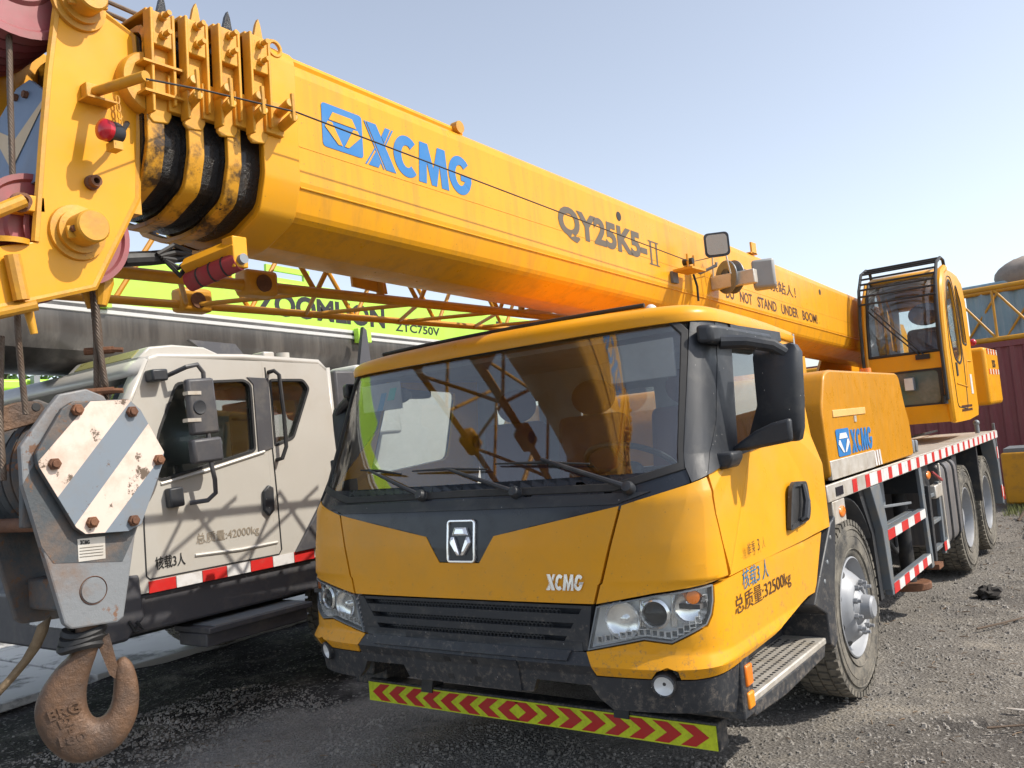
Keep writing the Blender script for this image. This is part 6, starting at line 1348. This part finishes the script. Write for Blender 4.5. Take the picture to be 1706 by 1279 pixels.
MB().box(tuple(wb(.46, 2.55, -.10)), tuple(wb(.53, 2.72, .05))).build('cable_guide', 'limegreen', wt, bevel=.008); MB().box(tuple(wb(.44, -.05, -.02)), tuple(wb(.52, .05, .05))).build('cable_guide', 'limegreen', wt)
# front of the cab: lamps, grille bars, wipers, bumper step
for x in (-2.82, -4.88):
    hl_ = MB().box((x-.24, -2.975, .86), (x+.24, -2.93, 1.04)).build('headlamp', 'clear', wt, bevel=.012); MB().box((x-.23, -2.955, .87), (x+.23, -2.945, 1.03)).build('headlamp_back', 'reflector', hl_)
for z in (1.28, 1.36, 1.44): MB().box((-4.6, -2.835, z), (-3.1, -2.80, z+.045)).build('grille_bar', 'cabgrey', wt, bevel=.006)
for x in (-2.95, -3.75, -4.55):
    w_ = MB().tube([(x, -2.80, 1.66), (x-.35, -2.76, 1.80), (x-.62, -2.72, 1.86)], [.018, .012, .008], 6).build('wiper', 'rubber', wt); MB().tube([(x-.95, -2.735, 1.80), (x-.62, -2.715, 1.87), (x-.3, -2.735, 1.84)], .008, 5).build('blade', 'rubber', w_)
MB().box((-4.9, -2.835, 1.56), (-2.8, -2.79, 1.62)).build('cowl', 'cabgrey', wt, bevel=.01)
# ================================================================ things behind
def container(name, a, b, h, depth, mat, label, z0=.05):
    a, b = V(*a), V(*b); d = (b-a)/np.linalg.norm(b-a); n = V(-d[1], d[0]); L_ = np.linalg.norm(b-a)
    if n[1] < 0: n = -n
    e = empty(name, (a[0], a[1], z0), label, 'container')
    def P(s, o, z): q = a+d*s+n*o; return (q[0], q[1], z)
    m = MB(); rowa, rowb = [], []; s = .1
    pts = [(.1, .0)]
    while s < L_-.15:
        pts += [(s, .0), (s+.07, .0), (s+.11, .036), (s+.18, .036), (s+.22, .0)]; s += .22
    m.grid([[P(s_, o, z0+.16) for s_, o in pts], [P(s_, o, z0+h-.1) for s_, o in pts]]); m.build('corrugated_wall', mat, e, ang=20)
    for z_, t in ((z0, .16), (z0+h-.10, .10)):
        q = [P(0, -.012, z_), P(L_, -.012, z_), P(L_, .06, z_), P(0, .06, z_)]; MB().add(q+[(x, y, z+t) for x, y, z in q], [(0, 1, 2, 3), (7, 6, 5, 4)]+[(i, (i+1) % 4, 4+(i+1) % 4, 4+i) for i in range(4)]).build('side_rail', mat, e, bevel=.006)
    for s_ in (0, L_-.12):
        q = [P(s_, -.016, z0), P(s_+.12, -.016, z0), P(s_+.12, .12, z0), P(s_, .12, z0)]; MB().add(q+[(x, y, z0+h) for x, y, z in q], [(0, 1, 2, 3), (7, 6, 5, 4)]+[(i, (i+1) % 4, 4+(i+1) % 4, 4+i) for i in range(4)]).build('corner_post', mat, e)
    q = [P(0, .05, z0+h-.03), P(L_, .05, z0+h-.03), P(L_, depth, z0+h-.03), P(0, depth, z0+h-.03)]; MB().add(q+[(x, y, z+.025) for x, y, z in q], [(0, 1, 2, 3), (7, 6, 5, 4)]+[(i, (i+1) % 4, 4+(i+1) % 4, 4+i) for i in range(4)]).build('container_roof', mat, e)
    q = [P(0, depth, z0), P(L_, depth, z0)]; MB().add(q+[(x, y, z0+h-.03) for x, y, z in q], [(0, 1, 3, 2)]).build('back_wall', mat, e)
    for s_ in (0, L_): q = [P(s_, .05, z0), P(s_, depth, z0)]; MB().add(q+[(x, y, z0+h-.03) for x, y, z in q], [(0, 1, 3, 2)]).build('end_wall', mat, e)
    return e
container('shipping_container', (-4.4, 12.55), (7.6, 10.9), 2.62, 2.44, 'maroon', 'maroon corrugated shipping container behind the crane')
MT['greysteel'] = M('grey container paint', (.22, .23, .24), .6, dirt=(.2, .16, .12), da=.5, streak=True)
# yellow counterweight slab on the ground by the container
cwb = empty('counterweight_block', (1.6, 10.2, 0), 'yellow steel counterweight block on the ground before the maroon container', 'counterweight')
MB().box((.86, 9.55, .06), (3.2, 10.55, .84)).build('block', 'yellow_worn', cwb, bevel=.03); MB().box((.95, 9.65, 0), (1.2, 10.45, .06)).build('bearer', 'wood', cwb); MB().box((2.6, 9.65, 0), (2.85, 10.45, .06)).build('bearer', 'wood', cwb); MB().tube([(1.5, 10, .84), (1.5, 10, .93), (1.7, 10, .93), (1.7, 10, .84)], .025, 8).build('lifting_eye', 'yellow_worn', cwb)
MB().box((.9, 9.6, .84), (1.5, 10.4, .90)).build('top_plate', 'steel', cwb)
# blue sheeted load and a lattice section on the container roof
bl = empty('sheeted_cab', (2.4, 12.9, 2.67), 'blue sheeted machine cab standing on the maroon container', 'machine')
zt = 2.67
m = MB(); pts = []
for s in np.linspace(0, 1, 60): pts.append((.25+5.2*s, 12.55-.7*s+.035*math.sin(s*90)+.02*math.sin(s*211)))
m.grid([[(x, y, z) for x, y in pts] for z in (zt, zt+.5, zt+1.05)]); m.build('hanging_sheet', 'tarp', bl, ang=60)
MB().prism([(.22, 12.6), (5.5, 11.85), (5.9, 13.2), (.6, 13.9)], 'z', zt, zt+1.0).build('sheeted_body', 'tarp', bl, bevel=.05); MB().prism([(.18, 12.5), (5.55, 11.75), (5.9, 13.2), (.6, 13.95)], 'z', zt+1.0, zt+1.13).build('top_sheet', 'tarp', bl, bevel=.03)
cv = MB(); rng = random.Random(5); rows = []
for i in range(13):
    p = math.pi*i/12; rows.append([(1.35+.62*math.sin(p)*math.cos(t)*(1+.06*math.sin(3*t)), 12.7+.45*math.sin(p)*math.sin(t), zt+1.2+.33*math.cos(p)*(1+.08*math.sin(5*t+p*3))) for t in np.linspace(0, 6.283, 25)])
cv.grid(rows); tag(cv.build('canvas_bundle', 'canvas', None, ang=60), 'rounded grey brown canvas bundle on top of the blue sheeted machine', 'bundle')
lt = empty('lattice_section', (2.4, 12.1, 2.67), 'yellow lattice jib section lying across the maroon container', 'lattice section')
def lq(s, k): a, b = V(.10, 11.95), V(5.4, 11.22); p = a+(b-a)*s; return V(p[0], p[1], 2.72+.92*k)
for k in (0, 1): MB().tube([lq(0, k), lq(1, k)], .045, 10).build('chord', 'jib', lt); MB().tube([lq(0, k)+V(.05, .6, 0), lq(1, k)+V(.05, .6, 0)], .045, 10).build('chord', 'jib', lt)
for i in range(8):
    s0, s1 = i/8, (i+1)/8; MB().tube([lq(s0, 1), lq(s1, 0)], .022, 8).build('brace', 'jib', lt); MB().tube([lq(s1, 0), lq(s1, 1)], .022, 8).build('brace', 'jib', lt); MB().tube([lq(s0, 0)+V(.05, .6, 0), lq(s1, 1)+V(.05, .6, 0)], .022, 8).build('brace', 'jib', lt); MB().tube([lq(s0, 0), lq(s0, 0)+V(.05, .6, 0)], .02, 8).build('brace', 'jib', lt)
# dead roots and branches on the ground, dark clod, loose rods
def twig(name, pts, r, mat, label, cat, grp=None):
    P = [np.array(p, float) for p in pts]; o = MB(); o.tube(catm(P, 4), [r*(1-.5*i/(4*(len(P)-1))) for i in range(4*(len(P)-1)+1)], 6); return tag(o.build(name, mat, None, ang=60), label, cat, grp)
rng = random.Random(11)
for i, lab in enumerate(('tallest looping dead branch by the yellow counterweight', 'low dead branch lying before the yellow counterweight', 'forked dead branch nearest the rear wheel', 'thin dead branch arching beside the counterweight', 'long dead branch trailing towards the right edge', 'short curled root in the branch heap')):
    x, y = 1.18+.11*i, 8.0-.32*i; pts = [(x+rng.uniform(-.1, .1), y, .0)]
    for j in range(1, 5): pts.append((x+.22*j*rng.uniform(.6, 1.2), y+rng.uniform(-.5, .5), .04+(.42 if i in (0, 3) else .14)*math.sin(j/4*math.pi)*rng.uniform(.6, 1.2)))
    twig('dead_branch', pts, .022, 'bark', lab, 'branch', 'dead branches by the counterweight')
twig('ground_stick', [(1.55, 1.75, .01), (1.75, 2.05, .015), (1.98, 2.5, .012)], .009, 'bark', 'thin straight stick on the gravel right of the front wheel', 'stick')
twig('ground_stick', [(1.9, -.4, .01), (2.1, -.28, .012), (2.3, -.22, .01)], .007, 'bark', 'short twig on the gravel at the lower right', 'stick')
g = un(1648, 985, 'z', .0); m = MB(); rng = random.Random(4)
m.ball((g[0], g[1], -.012), (.12, .15, .06), 13, 8)
top_ = len(m.v); m.v = [(g[0]+(x-g[0])*q, g[1]+(y-g[1])*q, -.012+(z+.012)*q*rng.uniform(.8, 1.15)) for (x, y, z) in m.v for q in (rng.uniform(.6, 1.15),)]
tag(m.build('dirt_clod', M('black mud', (.03, .026, .023), .9, bump=.8, bscale=60), None, smooth=False), 'dark clod lying on the gravel right of the side frame', 'clod')
g = un(1690, 1182, 'z', .0); tag(MB().box((g[0]-.04, g[1]-.012, .0), (g[0]+.05, g[1]+.012, .006)).build('metal_strip', 'alu', None, bevel=.002), 'small bright metal strip on the gravel at the right edge', 'metal strip')
# grass tufts before the counterweight
m = MB(); rng = random.Random(2)
for i in range(2600):
    x, y = rng.uniform(.9, 3.6), rng.uniform(8.6, 10.2); h = rng.uniform(.04, .15); a = rng.uniform(0, 6.28); w_ = .006; l = rng.uniform(.02, .09)
    m.add([(x-w_*math.sin(a), y+w_*math.cos(a), -.03), (x+w_*math.sin(a), y-w_*math.cos(a), -.03), (x+l*math.cos(a), y+l*math.sin(a), h)], [(0, 1, 2)])
o = m.build('grass', M('dry grass', (.17, .19, .06), .8, var=.4), None, kind='stuff', smooth=False)
# trees and shrubs beyond the white crane
def tree(name, c, h, rx, label, n=2600, cat='tree', leaf=.09):
    rng = random.Random(hash(label) % 1000 if False else int(abs(c[0]*31+c[1]*17))); e = empty(name, (c[0], c[1], 0), label, cat)
    m = MB(); m.tube([(c[0], c[1], -.05), (c[0]+.1, c[1], h*.35), (c[0]-.05, c[1]+.1, h*.6), (c[0], c[1], h*.85)], [.16*h/6, .12*h/6, .07*h/6, .02], 8)
    cl = [(rng.uniform(-rx, rx)*.75, rng.uniform(-rx, rx)*.75, h*rng.uniform(.4, .95), rng.uniform(.25, .5)*rx) for _ in range(16)]
    for x, y, z, r in cl[:9]: m.tube([(c[0], c[1], h*.35+.1), (c[0]+x*.6, c[1]+y*.6, (z+h*.4)/2), (c[0]+x, c[1]+y, z)], [.05*h/6, .03*h/6, .008], 5)
    m.build('trunk', 'bark', e)
    m = MB()
    for i in range(n):
        x, y, z, r = rng.choice(cl); d = V(rng.gauss(0, 1), rng.gauss(0, 1), rng.gauss(0, .8)); d /= np.linalg.norm(d); p = V(c[0]+x, c[1]+y, z)+d*r*rng.random()**.4
        a = V(rng.gauss(0, 1), rng.gauss(0, 1), rng.gauss(0, 1)); a /= np.linalg.norm(a); b = np.cross(a, d); b /= max(1e-6, np.linalg.norm(b)); s = leaf*rng.uniform(.6, 1.3)
        m.add([p-a*s, p+b*s*.45, p+a*s, p-b*s*.45], [(0, 1, 2, 3)])
    m.build('crown', 'leaf', e, smooth=False)
tree('leafy_tree', (-17.5, 5.6), 5.6, 2.3, 'dense green tree just left of the hook ropes behind the white crane', 3000, leaf=.12)
tree('leafy_tree', (-20.5, 3.0), 6.0, 2.6, 'green tree farthest left beyond the white crane', 3000, leaf=.13)
tree('leafy_tree', (-15.0, 9.5), 5.2, 2.1, 'low green tree behind the white crane cab', 2600, leaf=.11)
# lime green crane parts beyond the white crane, seen under its boom
gm = empty('green_crane', (-13.5, .5, 0), 'lime green crane with grey outrigger seen under the dark boom', 'truck crane')
MB().box((-14.0, -6, 3.0), (-12.9, 7, 3.28)).build('boom', 'limegreen', gm, bevel=.04); MB().box((-13.9, -6, 3.42), (-13.0, 7, 3.62)).build('boom', 'limegreen', gm, bevel=.05); MB().box((-13.9, -1.2, 1.7), (-13.1, .2, 3.05)).build('turret', 'cabgrey', gm, bevel=.03); MB().box((-13.9, 4.6, 1.7), (-13.1, 5.4, 3.05)).build('boom_rest', 'limegreen', gm, bevel=.03); MB().box((-14.4, -3.2, .7), (-12.6, 6, 1.2)).build('chassis', 'cabgrey', gm, bevel=.03); MB().box((-14.4, -2.6, 1.2), (-12.7, -.9, 1.75)).build('deck_body', 'limegreen', gm, bevel=.05)
for y in (-1.8, 2.4, 3.8):
    g = MB(); tyre_mesh(g, (-12.8, y, .55), (1, 0, 0), .57, .34, .31); g.build('wheel', 'tyre', gm, ang=40)
for y in (1.6, 2.6): MB().box((-12.95, y, 3.25), (-12.8, y+.1, 3.66)).build('bracket', 'steel', gm)
MB().tube([(-12.86, 1.2, 3.3), (-12.8, 2.1, 3.36), (-12.86, 3.0, 3.6)], .03, 6).build('hose', 'rubber', gm)
